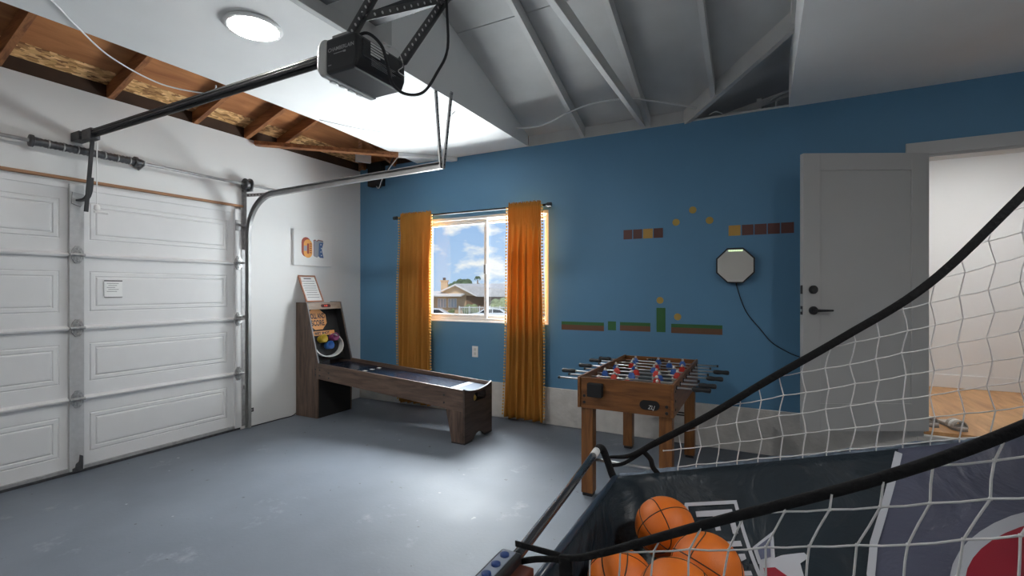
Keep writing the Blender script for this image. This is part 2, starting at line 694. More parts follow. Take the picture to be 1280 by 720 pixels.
struct(MB().box(XL - 0.3, XR + 0.2, YF - 0.2, YB + 0.01, -0.12, 0).out('floor', FLOOR), 'blue-grey painted concrete garage floor')

# left wall with the garage door opening
DY0, DY1, DZ1 = 0.40, 2.985, 2.225
wl_ = MB()
wl_.box(XL - 0.14, XL, YF, DY0, 0, 2.93)
wl_.box(XL - 0.14, XL, DY1, YB + 0.15, 0, 2.93)
wl_.box(XL - 0.14, XL, DY0, DY1, DZ1, 2.93)
struct(wl_.out('wall_left', WHITE), 'white painted wall around the garage door')
struct(MB().box(XL - 0.02, XL + 0.018, DY0 - 0.1, DY1 + 0.02, 2.224, 2.246).out('trim_1', TRIMW, bev=0.003), 'bare brown wood strip above the garage door')

# blue wall with window and hall door openings
WX0, WX1, WZ0, WZ1 = -3.60, -1.975, 1.03, 2.232
OX0, OX1, OZ0, OZ1 = 1.065, 1.93, 0.34, 2.405
wb = MB()
wb.box(XL, WX0, YB, YB + 0.15, 0, 2.955)
wb.box(WX0, WX1, YB, YB + 0.15, 0, WZ0)
wb.box(WX0, WX1, YB, YB + 0.15, WZ1, 2.93)
wb.box(WX1, OX0, YB, YB + 0.15, 0, 2.93)
wb.box(OX0, OX1, YB, YB + 0.15, OZ1, 2.93)
wb.box(OX0, OX1, YB + 0.02, YB + 0.15, 0, OZ0 - 0.03)
wb.box(OX1, XR + 0.1, YB, YB + 0.15, 0, 2.93)
struct(wb.out('wall_back', BLUE), 'blue painted wall with the window')
cb = MB()
cb.box(XL, OX0 - 0.04, YB - 0.014, YB + 0.01, 0, 0.383)
cb.box(OX0 - 0.04, OX1 + 0.04, YB - 0.014, YB + 0.03, 0, OZ0 - 0.025)
cb.box(OX1 + 0.04, XR, YB - 0.014, YB + 0.01, 0, 0.383)
struct(cb.out('baseboard_back', CURB, bev=0.006), 'rough white concrete curb along the foot of the blue wall')
struct(MB().box(XR, XR + 0.14, YF, YB + 0.15, 0, 4.4).out('wall_right', WHITE), 'white garage wall on the right')
struct(MB().box(XL - 0.14, XR + 0.14, YF - 0.14, YF, 0, 4.6).out('wall_front', WHITE), 'white garage wall opposite the blue wall')

# ceiling: drywall strip, open rafters in the middle, drywall on the right
ceil = thing('ceiling', 'white drywall ceiling with open painted rafters and a bare wood slot', None, (0, 0, CZ), kind='structure')
strip = [(-3.57, YF), (-2.21, YF), (-2.21, YB), (-3.70, YB), (-3.66, 4.2), (-3.56, 3.0), (-3.545, 2.0), (-3.57, 1.0)]
MB().prism(strip, 'z', CZ, CZ + 0.016).out('drywall_panel', CEILW, ceil)
MB().box(0.22, XR, YF, YB, CZ - 0.008, CZ + 0.01).out('drywall_panel', CEILW, ceil)
YRG = 0.9
ZRG = DECK0 + SL * (YB - YRG)
gable = [(YB, CZ + 0.016), (YB, DECK0 + 0.03), (YRG, ZRG + 0.03), (YF, ZRG - SL * (YRG - YF)), (YF, CZ + 0.016)]
MB().prism(gable, 'x', -2.24, -2.21).out('drywall_face', CEILW, ceil)
gab2 = [(YB, CZ - 0.008), (YB, 3.30), (3.78, 3.35), (YRG, ZRG + 0.03), (YF, ZRG - SL * (YRG - YF)), (YF, CZ - 0.008)]
MB().prism(gab2, 'x', 0.195, 0.22).out('drywall_face', CEILW, ceil)
# ledger boards on the left face of the opening
MB().box(-2.21, -2.17, YF, 2.35, CZ + 0.0, CZ + 0.09).out('ledger_board', ROOFW, ceil, bev=0.003)
MB().box(-2.21, -2.185, YF, 2.45, CZ + 0.09, CZ + 0.26).out('ledger_board', ROOFW, ceil, bev=0.003)
# painted roof deck, panel by panel, with recessed joints
HX = lambda y: min(0.22, -0.60 + (YB - y))
seams = [4.92, 3.248, 2.030, 0.9]
for i in range(3):
    ya, yb = seams[i] - (0.004 if i else 0), seams[i + 1] + 0.004
    for xa, xb in ((-2.21, -0.372), (-0.366, None)):
        if xb is not None:
            plan = [(xa, ya), (xb, ya), (xb, yb), (xa, yb)]
            if ya > 4.5:
                plan = [(xa, ya), (-0.926, ya), (xb, 4.366), (xb, yb), (xa, yb)]
        elif ya > 4.5:
            plan = [(xa, 4.36), (0.22, 3.774), (0.22, yb), (xa, yb)]
        else:
            plan = [(xa, ya), (0.22, ya), (0.22, yb), (xa, yb)]
        MB().slab(plan, zA, 0.015).out('roof_panel', DECKW, ceil)
MB().slab([(-2.25, 4.95), (-0.95, 4.95), (0.23, 3.77), (0.23, YRG), (-2.25, YRG)], lambda x, y: zA(x, y) + 0.017, 0.03).out('roof_underlay', ATTIC, ceil)
MB().slab([(-4.95, YRG), (XR, YRG), (XR, YF - 0.1), (-4.95, YF - 0.1)], lambda x, y: ZRG - SL * (YRG - y), 0.03).out('roof_panel', DECKW, ceil)
# rafters running up from the blue wall


def rafter_y(x, ya, yb, w, d, m, nm='rafter'):
    o = -0.003
    return MB().prism([(ya, zA(0, ya) + o), (yb, zA(0, yb) + o), (yb, zA(0, yb) - d), (ya, zA(0, ya) - d)], 'x', x - w / 2, x + w / 2).out(nm, m, ceil, bev=0.002)


rafter_y(-1.60, 4.70, 1.0, 0.04, 0.112, ROOFW)
rafter_y(-0.955, 4.70, 1.0, 0.04, 0.112, ROOFW)
rafter_y(-0.369, 4.40, 1.0, 0.04, 0.112, ROOFW)
rafter_y(0.19, 3.76, 1.0, 0.04, 0.112, ROOFW)
MB().box(-1.018, -0.978, 1.0, 4.60, 2.935, 3.025).out('ceiling_joist', ROOFW, ceil, bev=0.002)
# hip rafter rising to the right, and the blocking on top of the wall
MB().bar((-0.70, 4.694, 2.955), (0.235, 3.759, 3.266), 0.042, 0.15).out('hip_rafter', ROOFW, ceil, bev=0.002)
for xa, xb in ((-2.21, -1.62), (-1.58, -1.02), (-0.935, -0.60)):
    MB().box(xa, xb, YB + 0.012, YB + 0.05, 2.925, DECK0 + 0.005).out('blocking', ROOFW, ceil)
MB().box(-2.21, 0.22, YB - 0.004, YB + 0.012, 2.922, 2.94).out('top_plate', ROOFW, ceil, bev=0.002)
# house attic seen over the wall, right of the hip
at = MB()
at.slab([(-0.96, 4.95), (0.22, 3.774), (0.22, YF - 0.1), (XR + 0.1, YF - 0.1), (XR + 0.1, 7.3), (-0.96, 7.3)], zB, 0.03)
at.out('roof_panel', DECKW, ceil)
MB().box(-1.1, XR + 1.0, YB + 0.15, 7.3, 2.905, 2.925).out('attic_floor', ATTIC, ceil)
MB().box(-1.1, XR + 1.0, 7.2, 7.3, 2.86, 4.4).out('attic_wall', ROOFW, ceil)
MB().bar((-0.50, 4.80, 2.93), (0.40, 4.80, 3.15), 0.04, 0.06).out('attic_rafter', ROOFW, ceil)
MB().bar((-0.62, 5.5, 2.97), (0.60, 5.5, 3.30), 0.04, 0.09).out('attic_rafter', ATTIC, ceil)
MB().box(-0.045, -0.005, 4.68, 4.72, 2.92, 3.06).out('attic_stud', ROOFW, ceil)
MB().tube(smooth_path([(0.10, 4.62, 2.935), (0.105, 4.63, 3.0), (0.13, 4.62, 3.012), (0.22, 4.6, 3.02)], 3), 0.006, 6).out('conduit', ROOFW, ceil, smooth=True)
MB().tube(smooth_path([(-0.02, 4.9, 2.93), (0.04, 4.8, 3.05), (0.22, 4.7, 3.10)], 5), 0.006, 6).out('attic_cable', WHITE, ceil, smooth=True)
MB().tube(smooth_path([(-0.30, 4.62, 2.945), (-0.36, 4.56, 2.965), (-0.42, 4.6, 2.96)], 5), 0.004, 6).out('attic_cable', WHITE, ceil, smooth=True)

# bare slot along the left wall: sheathing and rafters rising from the wall
for ya, yb in ((YF, -0.62), (-0.615, 1.925), (1.93, 4.95)):
    MB().prism([(-4.98, zC(-4.98, 0)), (-4.483, zC(-4.483, 0)), (-4.483, zC(-4.483, 0) + 0.012), (-4.98, zC(-4.98, 0) + 0.012)], 'y', ya, yb).out('osb_panel', OSB, ceil)
    MB().prism([(-4.478, zC(-4.478, 0)), (-2.215, zC(-2.215, 0)), (-2.215, zC(-2.215, 0) + 0.012), (-4.478, zC(-4.478, 0) + 0.012)], 'y', ya, yb).out('plywood_panel', PLYRAW, ceil)
MB().slab([(-4.98, 4.95), (-2.215, 4.95), (-2.215, 2.0), (-4.98, 2.0)], zA, 0.012).out('plywood_panel', PLYRAW, ceil)
MB().prism([(-5.0, zC(-5.0, 0) + 0.014), (-2.2, zC(-2.2, 0) + 0.014), (-2.2, zC(-2.2, 0) + 0.06), (-5.0, zC(-5.0, 0) + 0.06)], 'y', YF - 0.1, 4.99).out('roof_underlay', ATTIC, ceil)
for y in (-1.9, -1.28, -0.64, 0.0, 0.64, 1.262, 1.905, 2.555, 3.05, 3.42):
    yy = y
    xe = min(-2.25, XL + (YB - yy) - 0.03)
    MB().prism([(XL - 0.05, zC(XL - 0.05, 0) - 0.003), (xe, zC(xe, 0) - 0.003), (xe, zC(xe, 0) - 0.112), (XL - 0.05, zC(XL - 0.05, 0) - 0.112)], 'y', yy - 0.021, yy + 0.021).out('rafter', WOODRAW, ceil, bev=0.002)
for x in (-4.05, -3.42, -2.8):
    rafter_y(x, 4.62, YB - (x - XL) + 0.02, 0.04, 0.112, WOODRAW)
MB().bar((XL - 0.06, YB + 0.06, 2.985), (-2.24, 2.204, 3.79), 0.042, 0.12).out('hip_rafter', WOODRAW, ceil)
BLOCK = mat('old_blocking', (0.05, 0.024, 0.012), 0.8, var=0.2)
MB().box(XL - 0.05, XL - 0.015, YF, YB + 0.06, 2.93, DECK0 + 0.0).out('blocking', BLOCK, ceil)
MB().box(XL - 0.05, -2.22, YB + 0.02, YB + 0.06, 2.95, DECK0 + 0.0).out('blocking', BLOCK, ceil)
MB().box(-4.535, -4.495, 4.52, 4.56, 2.93, 3.06).out('cripple_stud', WOODRAW, ceil)
# diagonal corner brace, bare at the wall end and painted where it crosses the drywall
d0, d1, dm = Vector((XL + 0.01, 3.13, 2.902)), Vector((-3.13, 4.60, 2.902)), Vector((-3.60, 4.14, 2.902))
MB().bar(d0, dm, 0.085, 0.04).out('corner_brace', WOODRAW, ceil, bev=0.002)
MB().bar(dm, d1, 0.085, 0.04).out('corner_brace', CEILW, ceil, bev=0.002)

# ------------------------------------------------------------------ window
win = thing('window_1', 'white vinyl sliding window between the mustard curtains', None, (-2.74, YB + 0.07, WZ0), kind='structure')


def rect_frame(x0, x1, z0, z1, w, y0, y1):
    m = MB()
    m.ringprism([(x0, z0), (x1, z0), (x1, z1), (x0, z1)], [(x0 + w, z0 + w), (x1 - w, z0 + w), (x1 - w, z1 - w), (x0 + w, z1 - w)], 'y', y0, y1)
    return m


rect_frame(WX0, WX1, WZ0, WZ1, 0.045, YB + 0.035, YB + 0.13).out('frame', VINYL, win, bev=0.003)
MB().box(WX0, WX1, YB + 0.002, YB + 0.036, WZ0 - 0.004, WZ0 + 0.014).out('sill', VINYL, win, bev=0.002)
MB().box(WX0, WX1, YB + 0.002, YB + 0.036, WZ1 - 0.03, WZ1 + 0.002).out('head_reveal', VINYL, win)
MB().box(WX0 - 0.002, WX0 + 0.012, YB + 0.002, YB + 0.036, WZ0, WZ1).out('side_reveal', VINYL, win)
MB().box(WX1 - 0.012, WX1 + 0.002, YB + 0.002, YB + 0.036, WZ0, WZ1).out('side_reveal', VINYL, win)
xm = -2.785
s1 = rect_frame(WX0 + 0.045, xm + 0.035, WZ0 + 0.045, WZ1 - 0.045, 0.038, YB + 0.05, YB + 0.08).out('sash', VINYL, win, bev=0.003)
s2 = rect_frame(xm - 0.02, WX1 - 0.045, WZ0 + 0.045, WZ1 - 0.045, 0.034, YB + 0.085, YB + 0.115).out('sash', VINYL, win, bev=0.003)
MB().box(WX0 + 0.08, xm, YB + 0.063, YB + 0.067, WZ0 + 0.08, WZ1 - 0.08).out('pane', GLASS, s1)
MB().box(xm + 0.01, WX1 - 0.075, YB + 0.098, YB + 0.102, WZ0 + 0.075, WZ1 - 0.075).out('pane', GLASSH, s2)
MB().box(xm + 0.0, xm + 0.03, YB + 0.036, YB + 0.05, 1.58, 1.68).out('latch', ALU, s1, bev=0.003)

# ------------------------------------------------------------------ hall seen through the open door
struct(MB().box(0.95, 3.6, YB + 0.03, 6.9, OZ0 - 0.06, OZ0).out('floor_hall', HALLF), 'warm oak floor of the hall beyond the open door')
hw = MB()
hw.box(0.85, 3.7, 6.79, 6.9, OZ0 - 0.06, 2.875)
struct(hw.out('wall_hall_back', HALLW), 'white hall wall seen through the doorway')
hs = MB()
hs.box(0.85, 0.95, YB + 0.15, 6.8, OZ0 - 0.06, 2.875)
struct(hs.out('wall_hall_left', HALLW), 'white side wall of the hall behind the open door')
hs = MB()
hs.box(3.5, 3.6, YB + 0.15, 6.8, OZ0 - 0.06, 2.875)
hs.box(2.6, 3.6, YB + 0.05, YB + 0.15, OZ0 - 0.06, 2.875)
struct(hs.out('wall_hall_right', HALLW), 'white far side wall of the hall')
struct(MB().box(0.85, 3.7, YB + 0.15, 6.9, 2.872, 2.90).out('ceiling_hall', HALLW), 'white ceiling of the hall')
struct(MB().box(0.95, 3.5, 6.775, 6.79, OZ0, OZ0 + 0.14).out('baseboard_hall', HALLW, bev=0.003), 'white baseboard along the hall wall')
hl = thing('hall_fill_lamp', 'added unseen round lamp on the hall ceiling', 'lamp', (1.9, 5.6, 2.872))  # unseen lamp added to brighten the hall
MB().lathe([(0.16, 0), (0.165, -0.012), (0.15, -0.022)], (1.9, 5.6, 2.872)).out('rim', LENS, hl, smooth=True)
MB().lathe([(0.148, -0.018), (0.14, -0.026), (0.0001, -0.03)], (1.9, 5.6, 2.872)).out('diffuser', emit_mat('hall_lamp_glow', (1, 0.99, 0.98), HALL_LAMP), hl, smooth=True)

# door casing
cs = thing('trim_2', 'white casing around the hall doorway', None, (OX0, YB, OZ0), kind='structure')
MB().box(OX0 - 0.095, OX0 + 0.0, YB - 0.016, YB + 0.002, 0.30, OZ1 + 0.0).out('side_casing', CASING, cs, bev=0.002)
MB().box(OX1, OX1 + 0.095, YB - 0.016, YB + 0.002, 0.30, OZ1).out('side_casing', CASING, cs, bev=0.002)
MB().box(OX0 - 0.105, OX1 + 0.105, YB - 0.018, YB + 0.002, OZ1, OZ1 + 0.095).out('head_casing', CASING, cs, bev=0.002)
MB().box(OX0 - 0.002, OX0 + 0.018, YB, YB + 0.15, OZ0, OZ1).out('jamb', CASING, cs)
MB().box(OX1 - 0.018, OX1 + 0.002, YB, YB + 0.15, OZ0, OZ1).out('jamb', CASING, cs)
MB().box(OX0, OX1, YB, YB + 0.15, OZ1 - 0.018, OZ1 + 0.002).out('head_jamb', CASING, cs)

# open door leaf, hinged on the left jamb, swung back towards the blue wall
hinge = Vector((1.06, 4.545, 0))
latch = Vector((0.247, 4.135, 0))
ax = (latch - hinge)
LW = ax.length
ax.normalize()
an = Vector((0, 0, 1)).cross(ax)          # faces the room
if an.y > 0:
    an = -an
leaf = thing('door_1', 'white panelled hall door standing open against the blue wall', None, (hinge.x, hinge.y, 0.36), kind='structure')


def lf(s, n, z):
    p = hinge + ax * s + an * n
    return (p.x, p.y, z)


def leafbox(s0, s1_, n0, n1, z0, z1):
    vs_ = [lf(s, n, z) for s in (s0, s1_) for n in (n0, n1) for z in (z0, z1)]
    return MB().add(vs_, [(0, 1, 3, 2), (4, 6, 7, 5), (0, 4, 5, 1), (2, 3, 7, 6), (0, 2, 6, 4), (1, 5, 7, 3)])


Z0, Z1 = 0.365, 2.40
SW = 0.125
leafbox(0.0, SW, 0, 0.042, Z0, Z1).out('stile', DOORP, leaf, bev=0.002)
leafbox(LW - SW, LW, 0, 0.042, Z0, Z1).out('stile', DOORP, leaf, bev=0.002)
leafbox(SW, LW - SW, 0, 0.042, Z1 - 0.125, Z1).out('rail', DOORP, leaf, bev=0.002)
leafbox(SW, LW - SW, 0, 0.042, Z0, Z0 + 0.20).out('rail', DOORP, leaf, bev=0.002)
leafbox(SW - 0.005, LW - SW + 0.005, 0.008, 0.033, Z0 + 0.19, Z1 - 0.12).out('panel', DOORP, leaf)
for zz, nm in ((1.40, 'deadbolt'), (1.247, 'door_handle')):
    c = lf(LW - 0.07, 0.042, zz)
    e = lf(LW - 0.07, 0.054, zz)
    h = MB().cyl(c, e, 0.031, 20)
    if nm == 'door_handle':
        h.cyl(e, lf(LW - 0.07, 0.09, zz), 0.011, 10)
        h.tube([lf(LW - 0.075, 0.085, zz), lf(LW - 0.10, 0.088, zz), lf(LW - 0.19, 0.085, zz + 0.001)], [0.011, 0.010, 0.007], 8)
    else:
        h.cyl(e, lf(LW - 0.07, 0.062, zz), 0.024, 18)
    h.out(nm, BLACK, leaf, smooth=False)
    leafbox(LW - 0.001, LW + 0.002, 0.008, 0.034, zz - 0.032, zz + 0.032).out('latch_plate', BLACK, leaf)
leafbox(LW, LW + 0.006, 0.014, 0.028, 1.238, 1.256).out('latch_bolt', CHROME, leaf)

# ================================================================== garage door
gd = thing('door_2', 'white raised-panel sectional garage door with galvanised stile and hinges', None, (XL, 1.69, 0), kind='structure')
FX = XL - 0.025       # face of the door panels
zs = [0.02, 0.566, 1.108, 1.665, 2.205]
MB().box(FX - 0.03, FX + 0.004, DY0, DY1, 2.196, 2.228).out('top_gap_plug', DOORW, gd)  # strip added to block light leaking in over the door


def emboss(y0, y1, z0, z1):
    """nested loops: groove, raised moulding, flat field"""
    loops = [(0.0, 0.0), (0.006, -0.004), (0.014, 0.003), (0.036, 0.003), (0.044, -0.003), (0.052, 0.005), (0.060, 0.006)]
    vs_, fs_ = [], []
    for ins, dx in loops:
        vs_ += [(FX + dx, y0 + ins, z0 + ins), (FX + dx, y1 - ins, z0 + ins), (FX + dx, y1 - ins, z1 - ins), (FX + dx, y0 + ins, z1 - ins)]
    for i in range(len(loops) - 1):
        for k in range(4):
            k2 = (k + 1) % 4
            fs_.append((i * 4 + k, i * 4 + k2, (i + 1) * 4 + k2, (i + 1) * 4 + k))
    o = (len(loops) - 1) * 4
    fs_.append((o, o + 1, o + 2, o + 3))
    return vs_, fs_


HINGE_MB = MB()
hexp = [(-0.008, 0.0), (-0.037, 0.012), (-0.036, 0.03), (-0.012, 0.066), (0.012, 0.066), (0.036, 0.03), (0.037, 0.012), (0.008, 0.0)]
HINGE_MB.prism(hexp, 'x', 0.0, 0.010)
HINGE_MB.prism([(y, -z) for y, z in hexp], 'x', 0.0, 0.010)
HINGE_MB.cyl((0.012, -0.045, 0), (0.012, 0.045, 0), 0.012, 10)
for yy, zz in ((0, 0.045), (0.018, 0.02), (-0.018, 0.02), (0, -0.045), (0.018, -0.02), (-0.018, -0.02)):
    HINGE_MB.cyl((0.006, yy, zz), (0.017, yy, zz), 0.007, 6)
hinge_me = HINGE_MB.mesh('hinge')
hinge_me.materials.append(mat('hinge_steel', (0.40, 0.40, 0.40), 0.35, metal=0.6, var=0.3, vscale=60))

for i in range(4):
    z0, z1 = zs[i], zs[i + 1]
    # backing sheet with two openings for the embossed fields
    yL0, yL1, yR0, yR1 = 0.515, 1.600, 1.775, 2.865
    pz0, pz1 = z0 + 0.118, z1 - 0.122
    m = MB()
    m.box(FX - 0.03, FX - 0.022, DY0, DY1, z0, z1)
    ys = [DY0, yL0, yL1, yR0, yR1, DY1]
    zz = [z0, pz0, pz1, z1]
    for a in range(5):
        for b in range(3):
            if b == 1 and a in (1, 3):
                continue
            m.box(FX - 0.024, FX, ys[a], ys[a + 1], zz[b], zz[b + 1])
    sec = m.out('section', DOORW, gd)
    for ya, yb in ((yL0, yL1), (yR0, yR1)):
        v_, f_ = emboss(ya, yb, pz0, pz1)
        MB().add(v_, f_).out('panel', DOORW, sec)
    # rolled joint edge
    if i > 0:
        for ya, yb in ((DY0 + 0.06, 1.645), (1.737, 2.925)):
            MB().prism([(FX - 0.002, z0 - 0.020), (FX + 0.026, z0 - 0.014), (FX + 0.03, z0 - 0.002), (FX + 0.026, z0 + 0.004), (FX - 0.002, z0 + 0.018)], 'y', ya, yb).out('joint_rail', DOORW, sec)
    # stiles
    MB().box(FX - 0.001, FX + 0.034, 1.647, 1.735, z0 + 0.003, z1 - 0.003).out('centre_stile', STILE, sec, bev=0.002)
    for ya, yb in ((DY0, 0.455), (2.925, DY1 - 0.003)):
        MB().box(FX - 0.001, FX + 0.034, ya, yb, z0 + 0.003, z1 - 0.003).out('end_stile', DOORW, sec, bev=0.002)
    if i > 0:
        for yy in (1.691, 2.953, 0.43):
            place('hinge', hinge_me, gd, (FX + 0.034, yy, z0))
        for yy, s in ((2.975, 1), (0.41, -1)):
            MB().cyl((FX + 0.045, yy - s * 0.02, z0), (FX + 0.085, yy + s * 0.02, z0), 0.006, 8).out('roller_stem', GALV, gd)
# top strut rail, top bracket, bottom seal, bottom bracket
MB().box(FX - 0.0, FX + 0.010, DY0, DY1 - 0.002, 2.165, 2.206).out('top_strut', DOORW, gd, bev=0.003)
MB().box(FX - 0.02, FX + 0.022, DY0, DY1 - 0.002, 0.002, 0.024).out('bottom_seal', STEELD, gd)
MB().box(FX + 0.0, FX + 0.024, DY0, DY1 - 0.002, 0.022, 0.045).out('bottom_rail', GALV, gd)
br = MB().prism([(1.662, 0.02), (1.722, 0.02), (1.722, 0.13), (1.705, 0.14), (1.70, 0.09), (1.682, 0.075), (1.678, 0.05), (1.662, 0.045)], 'x', FX + 0.034, FX + 0.052)
br.out('bottom_bracket', STEELD, gd, bev=0.002)
for yy in (2.953,):
    m = MB()
    m.box(FX + 0.034, FX + 0.045, yy - 0.03, yy + 0.03, 1.985, 2.09)
    m.box(FX + 0.04, FX + 0.10, yy - 0.03, yy + 0.05, 2.03, 2.05)
    m.out('top_roller_bracket', GALV, gd, bev=0.002)
MB().prism([(1.655, 2.05), (1.71, 2.03), (1.74, 2.08), (1.73, 2.13), (1.66, 2.14)], 'x', FX + 0.034, FX + 0.046).out('arm_bracket', GALV, gd, bev=0.002)
# paper label on the second panel
lb = MB().box(FX + 0.012, FX + 0.0145, 1.868, 1.99, 1.335, 1.475)
lbo = lb.out('caution_label', PAPER, gd)
lm = MB()
lm.box(FX + 0.0146, FX + 0.0150, 1.868, 1.99, 1.466, 1.475)
lm.box(FX + 0.0146, FX + 0.0150, 1.868, 1.99, 1.337, 1.342)
for k in range(5):
    lm.box(FX + 0.0146, FX + 0.0150, 1.885 + 0.01 * (k % 2), 1.965 - 0.012 * (k % 3), 1.448 - 0.016 * k, 1.451 - 0.016 * k)
lm.out('label_print', INK, lbo)['kind'] = 'stuff'

# tracks
YT = 2.995


def track(yt, s, label, grp):
    t = thing('door_track', label, 'track', (XL + 0.11, yt, 0), grp)
    xv = XL + 0.11
    R = 0.38
    path = [(xv, 0.03), (xv, 0.6), (xv, 1.3), (xv, 1.94)]
    for k in range(1, 12):
        a = PI / 2 * k / 12
        path.append((xv + R * (1 - math.cos(a)), 1.94 + R * math.sin(a)))
    path += [(xv + R, 2.32), (-3.5, 2.332), (-2.17, 2.352)]
    prof = [(0.027, 0), (0.027, -0.03 * s), (0.023, -0.03 * s), (0.023, -0.003 * s), (-0.023, -0.003 * s), (-0.023, -0.03 * s), (-0.027, -0.03 * s), (-0.027, 0)]
    MB().sweep_xz(path, prof, yt + 0.012 * s).out('channel', TRACK, t)
    # perforated jamb angle next to the track
    j = MB()
    j.box(XL + 0.001, XL + 0.006, yt - 0.002, yt + 0.05 * s, 0.03, 2.40) if s > 0 else j.box(XL + 0.001, XL + 0.006, yt + 0.05 * s, yt + 0.002, 0.03, 2.40)
    ja, jb = sorted((yt + 0.012 * s, yt + 0.016 * s))
    j.box(XL + 0.004, XL + 0.085, ja, jb, 0.4, 0.44)
    j.box(XL + 0.004, XL + 0.085, ja, jb, 1.1, 1.14)
    j.box(XL + 0.004, XL + 0.06, ja, jb, 1.80, 2.42)
    j.out('jamb_angle', GALV, t)
    f = MB()
    f.bar((XL + 0.04, yt + 0.02 * s, 2.345), (XL + 0.40, yt + 0.02 * s, 2.325), 0.004, 0.032)
    fl = f.out('flag_bracket', GALV, t)
    hb = MB()
    for k in range(6):
        hb.cyl((XL + 0.08 + 0.05 * k, yt + 0.012 * s, 2.343 - 0.0028 * k), (XL + 0.08 + 0.05 * k, yt + 0.028 * s, 2.343 - 0.0028 * k), 0.007, 8)
    hb.out('slot', STEELD, fl)['kind'] = 'stuff'
    # perforated hanger angles to the ceiling edge
    for p0, p1 in (((-2.185, yt + 0.0 * s, 2.33), (-2.235, yt + 0.0 * s, 2.985)), ((-2.175, yt + 0.02 * s, 2.33), (-2.10, yt + 0.02 * s, 2.90))):
        h = MB().bar(p0, p1, 0.005, 0.028, (1, 0, 0))
        h.bar(Vector(p0) + Vector((0.013, -0.012 * s, 0)), Vector(p1) + Vector((0.013, -0.012 * s, 0)), 0.028, 0.005, (1, 0, 0))
        ho = h.out('hanger_angle', GALV, t)
        hm = MB()
        for k in range(14):
            q = Vector(p0).lerp(Vector(p1), (k + 0.6) / 14)
            hm.cyl(q + Vector((0, -0.004, 0)), q + Vector((0, 0.004, 0)), 0.007, 8)
            hm.cyl(q + Vector((0.010, -0.012 * s, 0)), q + Vector((0.019, -0.012 * s, 0)), 0.006, 6)
        hm.out('slot', STEELD, ho)['kind'] = 'stuff'
    return t


track(YT, 1, 'curved steel garage door track nearest the blue wall', 'garage door tracks')
track(2 * 1.6925 - YT, -1, 'curved steel garage door track farthest from the blue wall', 'garage door tracks')
tf = thing('track_foot_bracket', 'small dark perforated bracket low on the white wall beside the track', 'bracket', (XL, 3.06, 0.16))
MB().box(XL + 0.001, XL + 0.10, 3.028, 3.033, 0.15, 0.19).out('plate', STEELD, tf)
MB().box(XL + 0.001, XL + 0.006, 3.03, 3.12, 0.15, 0.19).out('foot', STEELD, tf)
fm = MB()
for k in range(3):
    fm.cyl((XL + 0.006, 3.05 + 0.025 * k, 0.17), (XL + 0.008, 3.05 + 0.025 * k, 0.17), 0.007, 8)
fm.out('slot', GALV, tf)['kind'] = 'stuff'

# torsion spring on its shaft
SX, SZ = XL + 0.085, 2.445
ts = thing('torsion_spring_shaft', 'steel shaft with dark torsion spring above the garage door', 'spring', (SX, 1.69, SZ))
MB().cyl((SX, 0.15, SZ), (SX, 3.34, SZ), 0.013, 12).out('shaft', GALV, ts, smooth=True)
prof = []
nz = 46
for k in range(nz + 1):
    prof.append((0.026 if k % 2 else 0.0305, 1.43 + 0.63 * k / nz))
MB().lathe(prof, (SX, 0, SZ), 'y', 14).out('coil', STEELD, ts, smooth=True)
for k in range(7):
    MB().lathe([(0.0315, -0.004), (0.033, 0), (0.0315, 0.004)], (SX, 1.50 + 0.083 * k, SZ), 'y', 10).out('paint_mark', GALV, ts)
for yy, s in ((1.43, 1), (2.06, -1)):
    MB().lathe([(0.02, -0.035), (0.043, -0.03), (0.043, -0.012), (0.033, -0.008), (0.030, 0.02)], (SX, yy, SZ), 'y', 12).out('winding_cone', STEELD, ts)
MB().prism([(XL, SZ - 0.05), (SX + 0.02, SZ - 0.02), (SX + 0.02, SZ + 0.02), (XL, SZ + 0.05)], 'y', 2.095, 2.102).out('centre_bracket', GALV, ts)
for yy in (3.0, 0.385):
    d = MB().lathe([(0.02, -0.035), (0.058, -0.03), (0.058, -0.022), (0.046, -0.018), (0.046, 0.012), (0.064, 0.018), (0.064, 0.028), (0.025, 0.03)], (SX, yy, SZ), 'y', 22)
    d.out('cable_drum', STEELD, ts)
    MB().box(XL, SX + 0.02, yy + 0.042, yy + 0.048, SZ - 0.06, SZ + 0.035).out('end_bearing_plate', GALV, ts)

# ================================================================== garage door opener
op = thing('garage_door_opener', 'black ceiling-hung garage door opener with rail and white lens', 'door opener', (-1.68, 1.70, 2.38))
BX0, BX1, BY0, BY1, BZ0, BZ1 = -1.775, -1.575, 1.545, 1.865, 2.385, 2.545
hb = MB()
body = [(BX0, BZ0 + 0.0), (BX1 - 0.02, BZ0), (BX1, BZ0 + 0.045), (BX1, BZ1 - 0.02), (BX1 - 0.02, BZ1), (BX0, BZ1)]
MB().prism(body, 'y', BY0, BY1).out('housing', BLACK, op, bev=0.014)
MB().box(BX1 - 0.004, BX1 + 0.006, BY0 + 0.03, BY1 - 0.03, BZ0 + 0.055, BZ1 - 0.025).out('rear_panel', BLACKG, op, bev=0.006)
MB().prism([(BX0 - 0.055, BZ0 + 0.03), (BX0 - 0.03, BZ0 - 0.005), (BX0 + 0.01, BZ0 - 0.008), (BX0 + 0.01, BZ1 + 0.004), (BX0 - 0.03, BZ1 + 0.002), (BX0 - 0.05, BZ1 - 0.025)], 'y', BY0 - 0.004, BY1 + 0.004).out('lens', LENS, op, bev=0.012)
for k in range(4):
    MB().box(BX0 - 0.028, BX0 - 0.008, BY0 + 0.05 + 0.055 * k, BY0 + 0.08 + 0.055 * k, BZ0 - 0.010, BZ0 - 0.005).out('lens_vent', PAPER, op)
